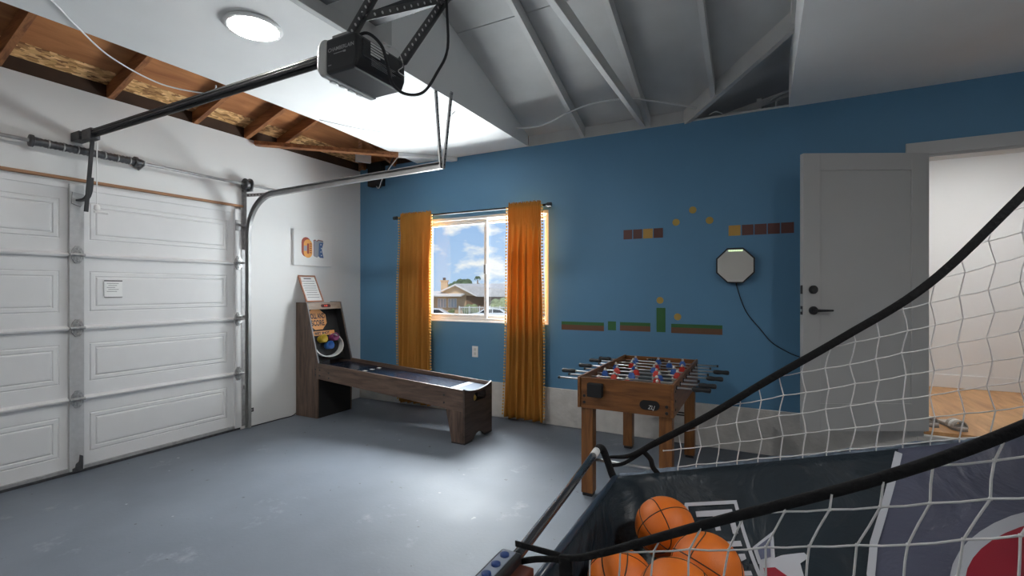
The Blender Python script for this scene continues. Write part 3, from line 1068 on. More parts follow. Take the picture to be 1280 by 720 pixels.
lettering('CHAMBERLAIN', 0.024, lambda x, y: (-1.675 + x, BY0 - 0.0006, 2.487 + y), 'brand_lettering', mat('brand_grey', (0.42, 0.42, 0.42), 0.5), op, 0.0004)
lt = MB()
lt.box(-1.72, -1.66, BY0 - 0.0008, BY0, 2.466, 2.469)
lt.box(-1.66, -1.645, BY0 - 0.0008, BY0, 2.463, 2.471)
lt.box(-1.755, -1.735, BY0 - 0.0008, BY0, 2.418, 2.422)
lt.out('small_print', GALV, op)['kind'] = 'stuff'
lab = MB()
for k in range(5):
    lab.box(BX1 + 0.0055, BX1 + 0.0068, BY0 + 0.075, BY0 + 0.075 + (0.115, 0.10, 0.085, 0.11, 0.06)[k], 2.512 - 0.0125 * k, 2.520 - 0.0125 * k)
lab.out('warning_label', PAPER, op)['kind'] = 'stuff'
lab = MB()
for k in range(6):
    lab.box(BX1 + 0.0055, BX1 + 0.0066, BY0 + 0.08, BY0 + 0.24 - 0.012 * (k % 3), 2.449 - 0.0065 * k, 2.4505 - 0.0065 * k)
lab.out('label_print', GALV, op)['kind'] = 'stuff'
RZ = 2.548
r = MB().box(-4.56, -1.70, 1.674, 1.708, RZ - 0.012, RZ + 0.028)
r.box(-4.56, -1.70, 1.686, 1.696, RZ - 0.03, RZ - 0.012)
r.out('rail', RAIL, op, bev=0.002)
rc = MB()
rc.cyl((-4.5, 1.668, RZ - 0.002), (-1.75, 1.668, RZ - 0.002), 0.004, 6)
rc.cyl((-4.5, 1.668, RZ + 0.014), (-1.75, 1.668, RZ + 0.014), 0.003, 6)
rc.out('chain', HANG, op)
hbk = MB().box(XL + 0.001, -4.50, 1.655, 1.727, RZ - 0.03, RZ + 0.035)
hbk.out('header_bracket', STEELD, op, bev=0.003)
MB().box(-4.47, -4.33, 1.66, 1.722, RZ - 0.045, RZ + 0.035).out('trolley', STEELD, op, bev=0.006)
arm = MB()
arm.bar((-4.40, 1.70, RZ - 0.03), (-4.50, 1.70, 1.985), 0.012, 0.026, (0, 1, 0))
arm.out('straight_arm', RAIL, op, bev=0.002)
arc = smooth_path([(-4.455, 1.712, 2.24), (-4.475, 1.712, 2.14), (-4.52, 1.706, 2.085), (-4.60, 1.69, 2.075)], 5)
am = MB()
for a, b in zip(arc[:-1], arc[1:]):
    am.bar(a, b + (b - a) * 0.12, 0.014, 0.032, (0, 1, 0))
am.out('curved_arm', RAIL, op)
MB().cyl((-4.42, 1.735, RZ - 0.04), (-4.42, 1.735, 2.03), 0.004, 6).out('release_cord', PAPER, op)
MB().lathe([(0.004, 0.03), (0.018, 0.018), (0.020, -0.006), (0.010, -0.02)], (-4.42, 1.735, 2.01), 'z', 12).out('release_knob', PAPER, op, smooth=True)
MB().bar((-4.42, 1.715, 1.982), (-4.40, 1.80, 1.978), 0.020, 0.018).out('release_handle', PAPER, op, bev=0.006)
# perforated hanger angles and the cord


def perf(p0, p1, n, nm='hanger_angle', up=(1, 0, 0), wid=0.036):
    p0, p1 = Vector(p0), Vector(p1)
    d = (p1 - p0).normalized()
    sd = d.cross(Vector(up)).normalized()
    m = MB().bar(p0, p1, wid, 0.004, up)
    off = sd * (wid / 2) + Vector(up) * 0.016
    m.bar(p0 + off, p1 + off, 0.004, wid * 0.9, up)
    o = m.out(nm, HANG, op)
    hm = MB()
    for k in range(n):
        q = p0.lerp(p1, (k + 0.5) / n)
        u = Vector(up).normalized()
        hm.cyl(q - u * 0.003, q + u * 0.003, 0.0075, 8)
    hm.out('slot', PAPER, o)['kind'] = 'stuff'
    return o


perf((-1.70, 1.600, 2.55), (-1.70, 1.86, 3.02), 12)
perf((-1.60, 1.850, 2.53), (-1.60, 2.29, 3.14), 16)
perf((-1.69, 1.69, 2.70), (-1.60, 2.24, 3.06), 12, 'diagonal_brace')
MB().box(-1.76, -1.66, 1.57, 1.64, 2.545, 2.57).out('hanger_foot', GALV, op, bev=0.003)
MB().box(-2.20, 0.19, 1.84, 1.90, 3.0, 3.06).out('support_angle', HANG, op)
MB().box(-2.20, 0.19, 2.24, 2.30, 3.08, 3.14).out('support_angle', HANG, op)
cord = smooth_path([(-1.66, 1.60, 2.548), (-1.60, 1.63, 2.572), (-1.548, 1.665, 2.52), (-1.545, 1.70, 2.45), (-1.535, 1.725, 2.365), (-1.52, 1.80, 2.34), (-1.50, 1.91, 2.385), (-1.49, 2.01, 2.52), (-1.49, 2.105, 2.69), (-1.50, 2.11, 2.95), (-1.50, 2.10, 3.4), (-1.58, 2.1, 3.80)], 6)
MB().tube(cord, 0.0075, 8).out('power_cord', BLACK, op, smooth=True)
w1 = smooth_path([(-1.57, 1.70, 2.545), (-1.55, 1.77, 2.55), (-1.56, 1.83, 2.50), (-1.565, 1.80, 2.46), (-1.56, 1.845, 2.45)], 5)
MB().tube(w1, 0.0025, 5).out('low_voltage_wire', PAPER, op, smooth=True)

# ================================================================== round ceiling lamps
lamp_m = emit_mat('lamp_glow', (1.0, 0.985, 0.96), LAMP)


def disc_lamp(x, y, label, CZ=CZ):
    t = thing('ceiling_lamp', label, 'lamp', (x, y, CZ), 'round ceiling lamps')
    MB().lathe([(0.150, 0), (0.156, -0.010), (0.152, -0.018), (0.134, -0.020)], (x, y, CZ), 'z', 40).out('rim', PAPER, t, smooth=True)
    MB().lathe([(0.136, -0.016), (0.125, -0.024), (0.06, -0.027), (0.0005, -0.028)], (x, y, CZ), 'z', 40).out('diffuser', lamp_m, t, smooth=True)


disc_lamp(-2.605, 1.757, 'round white disc lamp glowing on the ceiling beside the door opener')
disc_lamp(-2.75, -1.15, 'added unseen disc lamp on the ceiling strip far from the blue wall')  # extra lamp behind the camera, added as general fill
disc_lamp(1.45, 0.95, 'added unseen disc lamp on the ceiling, filling the right side', CZ - 0.008)  # out-of-view lamp added to lift the right half of the room

# wires on the ceiling
tag(MB().tube(smooth_path([(-3.15, 0.88, CZ - 0.004), (-3.293, 1.092, 2.915), (-3.481, 1.276, 2.905), (-3.72, 1.541, 2.895), (-3.86, 1.892, 2.89), (-3.78, 2.165, 2.905), (-3.72, 2.19, 2.92), (-3.64, 2.155, 2.935)], 8), 0.005, 6).out('white_cable', WHITE, smooth=True), 'loose white cable drooping across the bare wood slot', 'cable')
tag(MB().tube(smooth_path([(-3.52, 3.0, 2.922), (-3.315, 3.336, 2.905), (-3.042, 3.581, 2.9), (-2.605, 3.56, 2.91), (-2.33, 3.40, 2.922)], 8), 0.003, 5).out('thin_wire', ALU, smooth=True), 'thin grey wire sagging under the white ceiling near the track hangers', 'wire')
tag(MB().tube(smooth_path([(-2.2, 4.30, 3.03), (-1.98, 4.25, 2.99), (-1.80, 4.22, 3.0), (-1.60, 4.18, 3.045), (-1.32, 4.16, 3.08), (-1.0, 4.16, 3.06), (-0.9, 4.2, 3.04), (-0.7, 4.28, 3.0), (-0.50, 4.38, 2.96)], 8), 0.007, 6).out('white_cable', WHITE, smooth=True), 'white cable strung between the painted rafters', 'cable')
bx = thing('black_wall_box', 'black box with loose cables high on the blue wall near the corner', 'box', (-4.30, YB, 2.70))
MB().box(-4.42, -4.20, YB - 0.09, YB, 2.70, 2.985).out('case', BLACKM, bx, bev=0.008)
MB().tube(smooth_path([(-4.26, 4.54, 2.70), (-4.22, 4.53, 2.68), (-4.14, 4.5, 2.78), (-3.95, 4.45, 2.98), (-3.82, 4.4, 3.06)], 6), 0.008, 6).out('cable', BLACK, bx, smooth=True)
MB().tube(smooth_path([(-4.30, 4.54, 2.70), (-4.24, 4.52, 2.67), (-4.12, 4.48, 2.80), (-3.80, 4.4, 3.0), (-3.70, 4.35, 3.06)], 6), 0.006, 6).out('cable', PAPER, bx, smooth=True)
tag(MB().bar((-4.36, 4.25, 3.0), (-4.26, 4.40, 3.0), 0.05, 0.10).out('white_junction_plate', PAPER, bev=0.003), 'small white plate fixed to the bare rafters near the corner', 'plate')

# ================================================================== curtains
ROD_Y = YB - 0.10
rd = thing('curtain_rod', 'black curtain rod with end caps above the window', 'curtain rod', (-2.95, ROD_Y, 2.27))
MB().cyl((-3.94, ROD_Y, 2.268), (-1.935, ROD_Y, 2.268), 0.011, 12).out('rod', BLACK, rd, smooth=True)
for xa, xb in ((-3.975, -3.93), (-1.945, -1.90)):
    MB().cyl((xa, ROD_Y, 2.268), (xb, ROD_Y, 2.268), 0.022, 14).out('end_cap', BLACK, rd)
for x in (-3.91, -1.955):
    MB().box(x - 0.006, x + 0.006, ROD_Y - 0.014, YB + 0.001, 2.255, 2.281).out('bracket', BLACK, rd, bev=0.002)


def curtain(x0t, x1t, x0b, x1b, nf, label, seed, zb=0.05):
    rnd = random.Random(seed)
    t = thing('curtain', label, 'curtain', ((x0t + x1t) / 2, ROD_Y, zb), 'mustard window curtains')
    ns, nz_ = 120, 44
    ph = [rnd.uniform(0, 6.28) for _ in range(6)]

    def P(s, k):
        w = k / nz_
        z = 2.315 - (2.315 - zb) * w
        xa = x0t + (x0b - x0t) * w
        xb = x1t + (x1b - x1t) * w
        g = min(1.0, max(0.12, (2.25 - z) / 0.5))          # gather opens out below the header
        a = 0.030 * g
        wob = 0.25 * math.sin(3.1 * s + ph[0]) + 0.2 * math.sin(5.0 * w + ph[1])
        y = ROD_Y + a * math.sin(2 * PI * nf * (s + 0.03 * math.sin(4 * w + ph[2])) + wob * 2) + 0.012 * g * math.sin(2 * PI * nf * 2.3 * s + ph[3])
        x = xa + (xb - xa) * s + 0.010 * g * math.sin(2 * PI * nf * s + ph[4] + 1.3)
        if k <= 4:                                         # finely gathered rod pocket
            y = ROD_Y - 0.016 * math.cos((k / 4.0 - 0.5) * 2.2) + 0.005 * math.sin(2 * PI * 26 * s + ph[5])
            if k == 0:
                z += 0.010 * math.sin(2 * PI * 17 * s) + 0.004 * math.sin(2 * PI * 31 * s)
        z += (0.004 * math.sin(9 * s + ph[1])) if k == nz_ else 0
        return (x, y, z)
    vs_ = [P(i / ns, k) for k in range(nz_ + 1) for i in range(ns + 1)]
    fs_ = []
    for k in range(nz_):
        for i in range(ns):
            a = k * (ns + 1) + i
            fs_.append((a, a + 1, a + ns + 2, a + ns + 1))
    cl = MB().add(vs_, fs_).out('cloth', CURT, t, smooth=True)
    so = cl.modifiers.new('thickness', 'SOLIDIFY')
    so.thickness = 0.002
    for s in (0.0, 1.0):
        pm = MB()
        n = 68
        for q in range(n):
            k = 1 + q * (nz_ - 1) / n
            k0 = int(k)
            fr = k - k0
            pa, pb = Vector(P(s, k0)), Vector(P(s, min(nz_, k0 + 1)))
            c = pa.lerp(pb, fr) + Vector(((0.016 if s else -0.016), -0.006, 0))
            pm.sphere(c, 0.0115, 6, 4)
        pm.out('pompom_trim', POM, t, smooth=True)['kind'] = 'stuff'
    return t


curtain(-3.865, -3.405, -3.90, -3.415, 5, 'mustard curtain with pompom edges left of the window, behind the skee-ball game', 3)
curtain(-2.385, -2.010, -2.445, -1.985, 5, 'mustard curtain with pompom edges right of the window, beside the foosball table', 11, 0.04)

# outlet
ol = thing('wall_outlet', 'white electrical outlet plate under the window', 'outlet', (-2.873, YB, 0.70))
MB().box(-2.912, -2.834, YB - 0.006, YB, 0.638, 0.762).out('plate', PAPER, ol, bev=0.003)
for z in (0.725, 0.677):
    MB().box(-2.888, -2.858, YB - 0.008, YB - 0.005, z - 0.015, z + 0.015).out('socket', LENS, ol, bev=0.002)

# ================================================================== wall decals: plain coloured shapes
DC = {'red': mat('decal_rust', (0.115, 0.040, 0.032), 0.5), 'yel': mat('decal_yellow', (0.48, 0.27, 0.055), 0.5), 'gold': mat('decal_gold', (0.42, 0.28, 0.06), 0.45),
      'grn': mat('decal_green', (0.030, 0.13, 0.035), 0.5), 'brn': mat('decal_brown', (0.15, 0.068, 0.034), 0.5), 'dk': mat('decal_border', (0.03, 0.03, 0.03), 0.5)}
YD = YB - 0.002


def plate(x0, x1, z0, z1):
    return MB().box(x0, x1, YD, YB - 0.0002, z0, z1)


row1 = [('red', -1.188, -1.105), ('red', -1.095, -1.010), ('yel', -1.002, -0.912), ('red', -0.904, -0.819)]
ords = ['first', 'second', 'third', 'fourth', 'fifth']
for i, (c, a, b) in enumerate(row1):
    tag(plate(a, b, 1.884, 1.974).out('square_wall_decal', DC[c]), ('plain yellow square wall sticker in the short row of four' if c == 'yel' else 'plain dark red square wall sticker, %s from the left in the short row' % ords[i]), 'sticker', 'square wall stickers')
row2 = [('yel', -0.262, -0.168), ('red', -0.158, -0.068), ('red', -0.060, 0.032), ('red', 0.040, 0.130), ('red', 0.138, 0.232)]
for i, (c, a, b) in enumerate(row2):
    tag(plate(a, b, 1.870, 1.960).out('square_wall_decal', DC[c]), ('plain yellow square wall sticker above the octagonal mirror' if c == 'yel' else 'plain dark red square wall sticker, %s from the left in the row above the mirror' % ords[i]), 'sticker', 'square wall stickers')
for x, z, lb_ in ((-0.703, 2.018, 'lowest left of the three upper ones'), (-0.558, 2.12, 'topmost on the blue wall'), (-0.417, 2.017, 'upper right one nearest the long square row'), (-0.846, 1.30, 'above the tall green sticker'), (-0.689, 1.15, 'right of the tall green sticker')):
    t = thing('gold_disc_decal', 'plain round gold wall sticker, ' + lb_, 'sticker', (x, YB, z), 'gold disc stickers')
    MB().lathe([(0.032, 0), (0.032, 0.0018)], (x, YB - 0.002, z), 'y', 24).out('disc', DC['gold'], t)
for a, b, z0, z1, lb_ in ((-1.829, -1.382, 0.990, 1.075, 'leftmost of the three'), (-1.223, -0.934, 1.003, 1.086, 'between the two green uprights'), (-0.746, -0.312, 1.000, 1.085, 'rightmost of the three')):
    t = thing('grass_strip_decal', 'plain green and brown strip wall sticker, ' + lb_, 'sticker', ((a + b) / 2, YB, z0), 'green and brown strip stickers')
    plate(a, b, z0, z0 + (z1 - z0) * 0.62).out('brown_band', DC['brn'], t)
    plate(a, b, z0 + (z1 - z0) * 0.62, z1).out('green_band', DC['grn'], t)
tag(plate(-1.342, -1.262, 1.003, 1.090).out('green_block_decal', DC['grn']), 'small plain green upright wall sticker', 'sticker', 'green upright stickers')
tag(plate(-0.878, -0.797, 1.004, 1.230).out('green_block_decal', DC['grn']), 'tall plain green upright wall sticker', 'sticker', 'green upright stickers')

# octagonal mirror light with its cord
oc = thing('octagonal_mirror_light', 'black-framed octagonal mirror light on the blue wall', 'mirror', (-0.208, YB, 1.45))
MIRROR = mat('mirror_face', (0.72, 0.70, 0.66), 0.06, metal=1.0)


def octo(r):
    return [(-0.208 + r * math.cos(PI / 8 + k * PI / 4), 1.608 + r * math.sin(PI / 8 + k * PI / 4)) for k in range(8)]


MB().ringprism(octo(0.164), octo(0.152), 'y', YB - 0.055, YB - 0.0002).out('frame', BLACK, oc)
MB().prism(octo(0.154), 'y', YB - 0.046, YB - 0.010).out('mirror', MIRROR, oc)
led = emit_mat('led_glow', (0.75, 1.0, 0.55), 2.0)
for k in range(10):
    MB().box(-0.208 - 0.052 + 0.0115 * k, -0.208 - 0.046 + 0.0115 * k, YB - 0.049, YB - 0.045, 1.730, 1.742).out('led', led, oc)
MB().tube(smooth_path([(-0.20, YB - 0.02, 1.456), (-0.195, YB - 0.012, 1.42), (-0.15, YB - 0.008, 1.27), (-0.10, YB - 0.008, 1.17), (-0.02, YB - 0.008, 1.07), (0.06, YB - 0.008, 0.965), (0.15, YB - 0.008, 0.90), (0.27, YB - 0.008, 0.845), (0.45, YB - 0.008, 0.80), (0.55, YB - 0.008, 0.6), (0.56, YB - 0.02, 0.39)], 6), 0.004, 6).out('cord', BLACK, oc, smooth=True)

# ================================================================== picture and skee-ball game on the left
pic = thing('canvas_print', 'white canvas print reading OK on the white wall', 'picture', (XL, 3.84, 1.67))
MB().box(XL + 0.001, XL + 0.032, 3.575, 4.10, 1.672, 2.080).out('canvas', mat('canvas_white', (0.74, 0.74, 0.73), 0.8), pic, bev=0.003)
PX = XL + 0.0325


def stadium(cy, cz, hw_, hh, n=10):
    pts = []
    for k in range(n + 1):
        a = PI * k / n
        pts.append((cy + hw_ * math.cos(a), cz + hh - hw_ + hw_ * math.sin(a)))
    for k in range(n + 1):
        a = PI + PI * k / n
        pts.append((cy + hw_ * math.cos(a), cz - hh + hw_ + hw_ * math.sin(a)))
    return pts


c_red = mat('print_red', (0.30, 0.06, 0.04), 0.7)
c_or = mat('print_orange', (0.72, 0.33, 0.08), 0.7)
c_gr = mat('print_grey', (0.30, 0.32, 0.36), 0.7)
c_bl = mat('print_blue', (0.08, 0.15, 0.32), 0.7)
MB().prism(stadium(3.735, 1.885, 0.062, 0.112), 'x', PX, PX + 0.0006).out('letter_shadow', c_red, pic)
MB().prism(stadium(3.760, 1.868, 0.058, 0.105), 'x', PX + 0.0007, PX + 0.0012).out('letter_o', c_or, pic)
MB().prism(stadium(3.760, 1.868, 0.014, 0.06), 'x', PX + 0.0013, PX + 0.0018).out('letter_counter', c_red, pic)
MB().box(PX + 0.0013, PX + 0.0018, 3.704, 3.744, 1.84, 1.90).out('letter_band', c_gr, pic)
for k in range(5):
    MB().box(PX + 0.0013, PX + 0.0018, 3.782, 3.808, 1.818 + 0.025 * k, 1.830 + 0.025 * k).out('letter_dash', c_red, pic)
kp = [(3.840, 1.785), (3.840, 1.965), (3.865, 1.972), (3.885, 1.958), (3.905, 1.975), (3.975, 1.968), (3.952, 1.87), (3.978, 1.772), (3.925, 1.772), (3.905, 1.79), (3.885, 1.772)]
MB().prism([(y - 0.005, z + 0.008) for y, z in kp], 'x', PX, PX + 0.0006).out('letter_shadow', c_red, pic)
MB().prism(kp, 'x', PX + 0.0007, PX + 0.0012).out('letter_k', c_gr, pic)
MB().prism([(3.905, 1.79), (3.912, 1.945), (3.975, 1.950), (3.952, 1.87), (3.978, 1.772), (3.925, 1.772)], 'x', PX + 0.0013, PX + 0.0018).out('letter_leg', c_bl, pic)
for k in range(4):
    MB().lathe([(0.007, 0), (0.007, 0.0006)], (PX + 0.0018, 3.945 - 0.006 * (k % 2), 1.80 + 0.042 * k), 'x', 8).out('letter_dot', PAPER, pic)

SY0, SY1 = 3.615, 4.105
sk = thing('skee_ball_game', 'walnut skee-ball arcade game with black playfield beneath the window', 'arcade game', (-3.5, 3.86, 0))
side = [(-4.615, 0.0), (-4.275, 0.0), (-4.262, 0.60), (-4.445, 1.258), (-4.615, 1.258)]
for y in (SY0, SY1 - 0.018):
    sp_ = MB().prism(side, 'y', y, y + 0.018).out('side_panel', SKWV, sk, bev=0.0015)
for y in (SY0 + 0.009, SY1 - 0.009):
    MB().bar((-4.2625, y, 0.60), (-4.4455, y, 1.255), 0.014, 0.003).out('edge_band', mat('edge_grey', (0.16, 0.16, 0.17), 0.5), sk)
liner = [(-4.60, 0.58), (-4.27, 0.58), (-4.272, 0.60), (-4.452, 1.236), (-4.60, 1.236)]
for y in (SY0 + 0.0182, SY1 - 0.0215):
    MB().prism(liner, 'y', y, y + 0.0033).out('inner_liner', BLACKM, sk)
MB().box(-4.29, -4.276, SY0 + 0.018, SY1 - 0.018, 0.0, 0.44).out('base_front', BLACKM, sk)
MB().box(-4.60, -4.446, SY0 + 0.018, SY1 - 0.018, 1.235, 1.252).out('top_panel', MARQ, sk)


def bx_(z, d=0.0):     # x of the slanted front plane at height z, set back by d
    return -4.262 + (z - 0.60) * (-0.183 / 0.658) - d


def slantpoly(y0, y1, z0, z1, d0, d1):
    vs_ = []
    for d in (d0, d1):
        for y, z in ((y0, z0), (y1, z0), (y1, z1), (y0, z1)):
            vs_.append((bx_(z, d), y, z))
    return MB().add(vs_, [(0, 1, 2, 3), (7, 6, 5, 4), (0, 4, 5, 1), (1, 5, 6, 2), (2, 6, 7, 3), (3, 7, 4, 0)])


mq = slantpoly(SY0 + 0.018, SY1 - 0.018, 1.178, 1.250, 0.004, 0.02).out('marquee', MARQ, sk)
dsp = MB()
dpts = []
for k in range(9):
    a_ = PI / 2 + PI * k / 8
    dpts.append((3.87 - 0.05 + 0.018 * math.cos(a_), 1.215 + 0.018 * math.sin(a_)))
for k in range(9):
    a_ = -PI / 2 + PI * k / 8
    dpts.append((3.87 + 0.05 + 0.018 * math.cos(a_), 1.215 + 0.018 * math.sin(a_)))
dsp.add([(bx_(z, 0.0025), y, z) for y, z in dpts], [tuple(range(18))])
dsp.out('display', mat('display_dark', (0.05, 0.004, 0.004), 0.3), mq)
lettering('0 00', 0.026, lambda x, y: (bx_(1.215 + y, 0.0015), 3.87 + x, 1.215 + y), 'display_digits', emit_mat('digit_glow', (1.0, 0.12, 0.08), 1.6), mq)
BD = 0.105
bb = slantpoly(SY0 + 0.018, SY1 - 0.018, 0.60, 1.18, BD, BD + 0.012).out('playfield_board', BLACKM, sk)


def onb(y, z, d):
    return (bx_(z, BD - d), y, z)


oct_pts = [(3.795 + 0.135 * math.cos(PI / 8 + k * PI / 4), 1.062 + 0.125 * math.sin(PI / 8 + k * PI / 4)) for k in range(8)]
MB().add([onb(y, z, 0.002) for y, z in oct_pts] + [onb(y, z, 0.006) for y, z in oct_pts], [tuple(range(8)), tuple(range(15, 7, -1))] + [(i, (i + 1) % 8, 8 + (i + 1) % 8, 8 + i) for i in range(8)]).out('sign_octagon', ORANGE, sk)
lettering('ROLL AND', 0.050, lambda x, y: onb(3.795 + x * 0.92, 1.095 + y * 1.6, 0.0068), 'sign_lettering', DARKTXT, sk, 0.0022)
lettering('SCORE', 0.058, lambda x, y: onb(3.795 + x * 1.0, 1.018 + y * 1.5, 0.0068), 'sign_lettering', DARKTXT, sk, 0.0022)
band = [(3.650, 0.880), (4.005, 0.880), (4.005, 0.928), (3.650, 0.928)]
MB().add([onb(y, z, 0.002) for y, z in band] + [onb(y, z, 0.006) for y, z in band], [(0, 1, 2, 3), (7, 6, 5, 4), (0, 4, 5, 1), (1, 5, 6, 2), (2, 6, 7, 3), (3, 7, 4, 0)]).out('sign_band', ORANGE, sk)
lettering('BEST SHOT', 0.036, lambda x, y: onb(3.828 + x * 1.15, 0.904 + y, 0.0068), 'sign_lettering', DARKTXT, sk, 0.0022)


def cup(y, z, c, r=0.048):
    bn = Vector((math.cos(0.27), 0, math.sin(0.27)))
    c0 = Vector(onb(y, z, 0.0))
    m = MB()
    n = 20
    vs_ = []
    for rr, h in ((r * 0.8, 0.0), (r, 0.075), (r * 0.88, 0.078), (r * 0.68, 0.012)):
        for k in range(n):
            a = 2 * PI * k / n
            sd = Vector((0, 1, 0))
            up = bn.cross(sd)
            vs_.append(c0 + bn * h + sd * (rr * math.cos(a)) + up * (rr * math.sin(a)))
    fs_ = []
    for i in range(3):
        for k in range(n):
            fs_.append((i * n + k, i * n + (k + 1) % n, (i + 1) * n + (k + 1) % n, (i + 1) * n + k))
    fs_.append(tuple(3 * n + k for k in range(n)))
    m.add(vs_, fs_)
    m.out('target_cup', c, sk, smooth=True)


cup(3.785, 0.835, mat('cup_yellow', (0.50, 0.36, 0.03), 0.4))
cup(3.950, 0.840, mat('cup_purple', (0.22, 0.03, 0.13), 0.4))
cup(3.860, 0.755, mat('cup_blue', (0.02, 0.11, 0.38), 0.4))
rm = MB()
n = 30
vs_ = []
for k in range(n + 1):
    a = 1.05 - 4.0 * k / n
    for d, s_ in ((0.0, 1.0), (0.065, 1.0), (0.065, 0.93), (0.0, 0.93)):
        yy, zz = 3.850 + 0.205 * s_ * math.cos(a), 0.775 + 0.135 * s_ * math.sin(a)
        vs_.append(onb(yy, max(zz, 0.612), d))
fs_ = []
for k in range(n):
    for q in range(4):
        fs_.append((k * 4 + q, k * 4 + (q + 1) % 4, (k + 1) * 4 + (q + 1) % 4, (k + 1) * 4 + q))
fs_ += [(0, 1, 2, 3), (n * 4 + 3, n * 4 + 2, n * 4 + 1, n * 4)]
rm.add(vs_, fs_).out('target_ring', mat('ring_white', (0.62, 0.62, 0.60), 0.4), sk)
# lane
EX = -2.392
bpoly = [(-4.268, 0.432), (EX, 0.292), (EX, 0.492), (-4.262, 0.602)]
for y in (SY0, SY1 - 0.018):
    MB().prism(bpoly, 'y', y, y + 0.018).out('lane_side', SKW, sk, bev=0.0015)
    MB().prism([(-2.578, 0.305), (EX, 0.292), (EX - 0.004, 0.012), (-2.515, 0.012)], 'y', y - 0.001, y + 0.019).out('leg', SKWV, sk, bev=0.0015)
    MB().box(-2.517, EX - 0.003, y - 0.001, y + 0.019, 0.0, 0.013).out('foot_pad', BLACK, sk)


def zl(x):
    return 0.560 + (x + 4.262) * (0.462 - 0.560) / (EX + 4.262)


def lanepiece(xa, xb, m, nm, dz=0.0):
    MB().prism([(xa, zl(xa) - 0.02 + dz), (xb, zl(xb) - 0.02 + dz), (xb, zl(xb) + dz), (xa, zl(xa) + dz)], 'y', SY0 + 0.018, SY1 - 0.018).out(nm, m, sk)


lanepiece(-4.33, -3.86, LANE, 'ramp')
lanepiece(-3.855, -2.63, LANE, 'lane', -0.004)
lanepiece(-2.63, -2.56, LANEW, 'lane_stripe', -0.0035)
lanepiece(-2.56, EX + 0.0, mat('lane_end', (0.20, 0.23, 0.28), 0.25), 'lane_end', -0.004)
for k in range(4):
    x = -3.76
    y = 3.69 + 0.105 * k
    MB().add([(x - 0.02, y - 0.02, zl(x) + 0.0015), (x + 0.03, y - 0.02, zl(x) + 0.0010), (x + 0.03, y + 0.02, zl(x) + 0.0010), (x - 0.02, y + 0.02, zl(x) + 0.0015)], [(0, 1, 2, 3)]).out('lane_mark', PAPER, sk)
# end panel: dipped top edge, ball slot, arched foot
top = []
for k in range(13):
    s = k / 12
    top.append((SY1 - (SY1 - SY0) * s, 0.500 - 0.040 * math.sin(PI * s) ** 0.7))
foot = [(SY0, 0.012), (SY0 + 0.15, 0.012), (SY0 + 0.17, 0.036), (SY0 + 0.205, 0.056), (SY0 + 0.245, 0.063), (SY0 + 0.285, 0.056), (SY0 + 0.32, 0.036), (SY0 + 0.34, 0.012), (SY1, 0.012)]
ep = MB()
slot_c = (3.885, 0.395)
sl_pts = []
for k in range(9):
    a = PI / 2 + PI * k / 8
    sl_pts.append((slot_c[0] - 0.075 + 0.042 * math.cos(a), slot_c[1] + 0.042 * math.sin(a)))
for k in range(9):
    a = -PI / 2 + PI * k / 8
    sl_pts.append((slot_c[0] + 0.075 + 0.042 * math.cos(a), slot_c[1] + 0.042 * math.sin(a)))
outer = foot + top
ep.prism(outer, 'x', EX, EX + 0.018)
epo = ep.out('end_panel', SKWE, sk)
cut = MB().prism(sl_pts, 'x', EX - 0.03, EX + 0.05).out('slot_cutter', BLACKM)
bo = epo.modifiers.new('slot', 'BOOLEAN')
bo.operation = 'DIFFERENCE'
bo.object = cut
bo.solver = 'EXACT'
dg = bpy.context.evaluated_depsgraph_get()
dg.update()
newme = bpy.data.meshes.new_from_object(epo.evaluated_get(dg))
epo.modifiers.clear()
epo.data = newme
bpy.data.objects.remove(cut)
MB().box(EX - 0.10, EX - 0.002, slot_c[0] - 0.115, slot_c[0] + 0.115, 0.335, 0.352).out('ball_tray', BLACKM, sk)
MB().box(EX - 0.105, EX - 0.09, slot_c[0] - 0.125, slot_c[0] + 0.125, 0.335, 0.44).out('ball_tray', BLACKM, sk)
for y0_, y1_ in ((SY0, SY0 + 0.13), (SY1 - 0.13, SY1)):
    MB().box(EX, EX + 0.018, y0_, y1_, 0.0, 0.013).out('foot_pad', BLACK, sk)
for x, z in ((-4.30, 0.535), (-4.30, 0.475), (-4.235, 0.53), (-4.235, 0.47), (-4.10, 0.51), (-4.10, 0.455), (-2.60, 0.43), (-2.60, 0.36)):
    MB().cyl((x, SY0 - 0.002, z), (x, SY0 + 0.004, z), 0.010, 10).out('bolt_cap', BLACK, sk)
tag(MB().sphere((EX - 0.020, 3.815, 0.352 + 0.0335), 0.033, 18, 12).out('yellow_ball', mat('ball_yellow', (0.55, 0.36, 0.07), 0.4), smooth=True), 'small yellow ball in the slot of the skee-ball game', 'ball')
tag(MB().tube(smooth_path([(-4.62, 3.62, 0.02), (-4.60, 3.55, 0.006), (-4.605, 3.42, 0.006), (-4.61, 3.2, 0.006), (-4.612, 3.06, 0.006)], 6), 0.005, 6).out('floor_cord', BLACK, smooth=True), 'black cord lying along the foot of the white wall', 'cord')
# rose-gold table sign on top of the game
ts_ = thing('tabletop_menu_sign', 'rose-gold framed paper sign standing on the skee-ball game', 'sign', (-4.52, 3.77, 1.258))


def tsg(y, z, d):      # leaning frame
    return (-4.49 - 0.16 * (z - 1.26) / 0.32 + d, y, z)


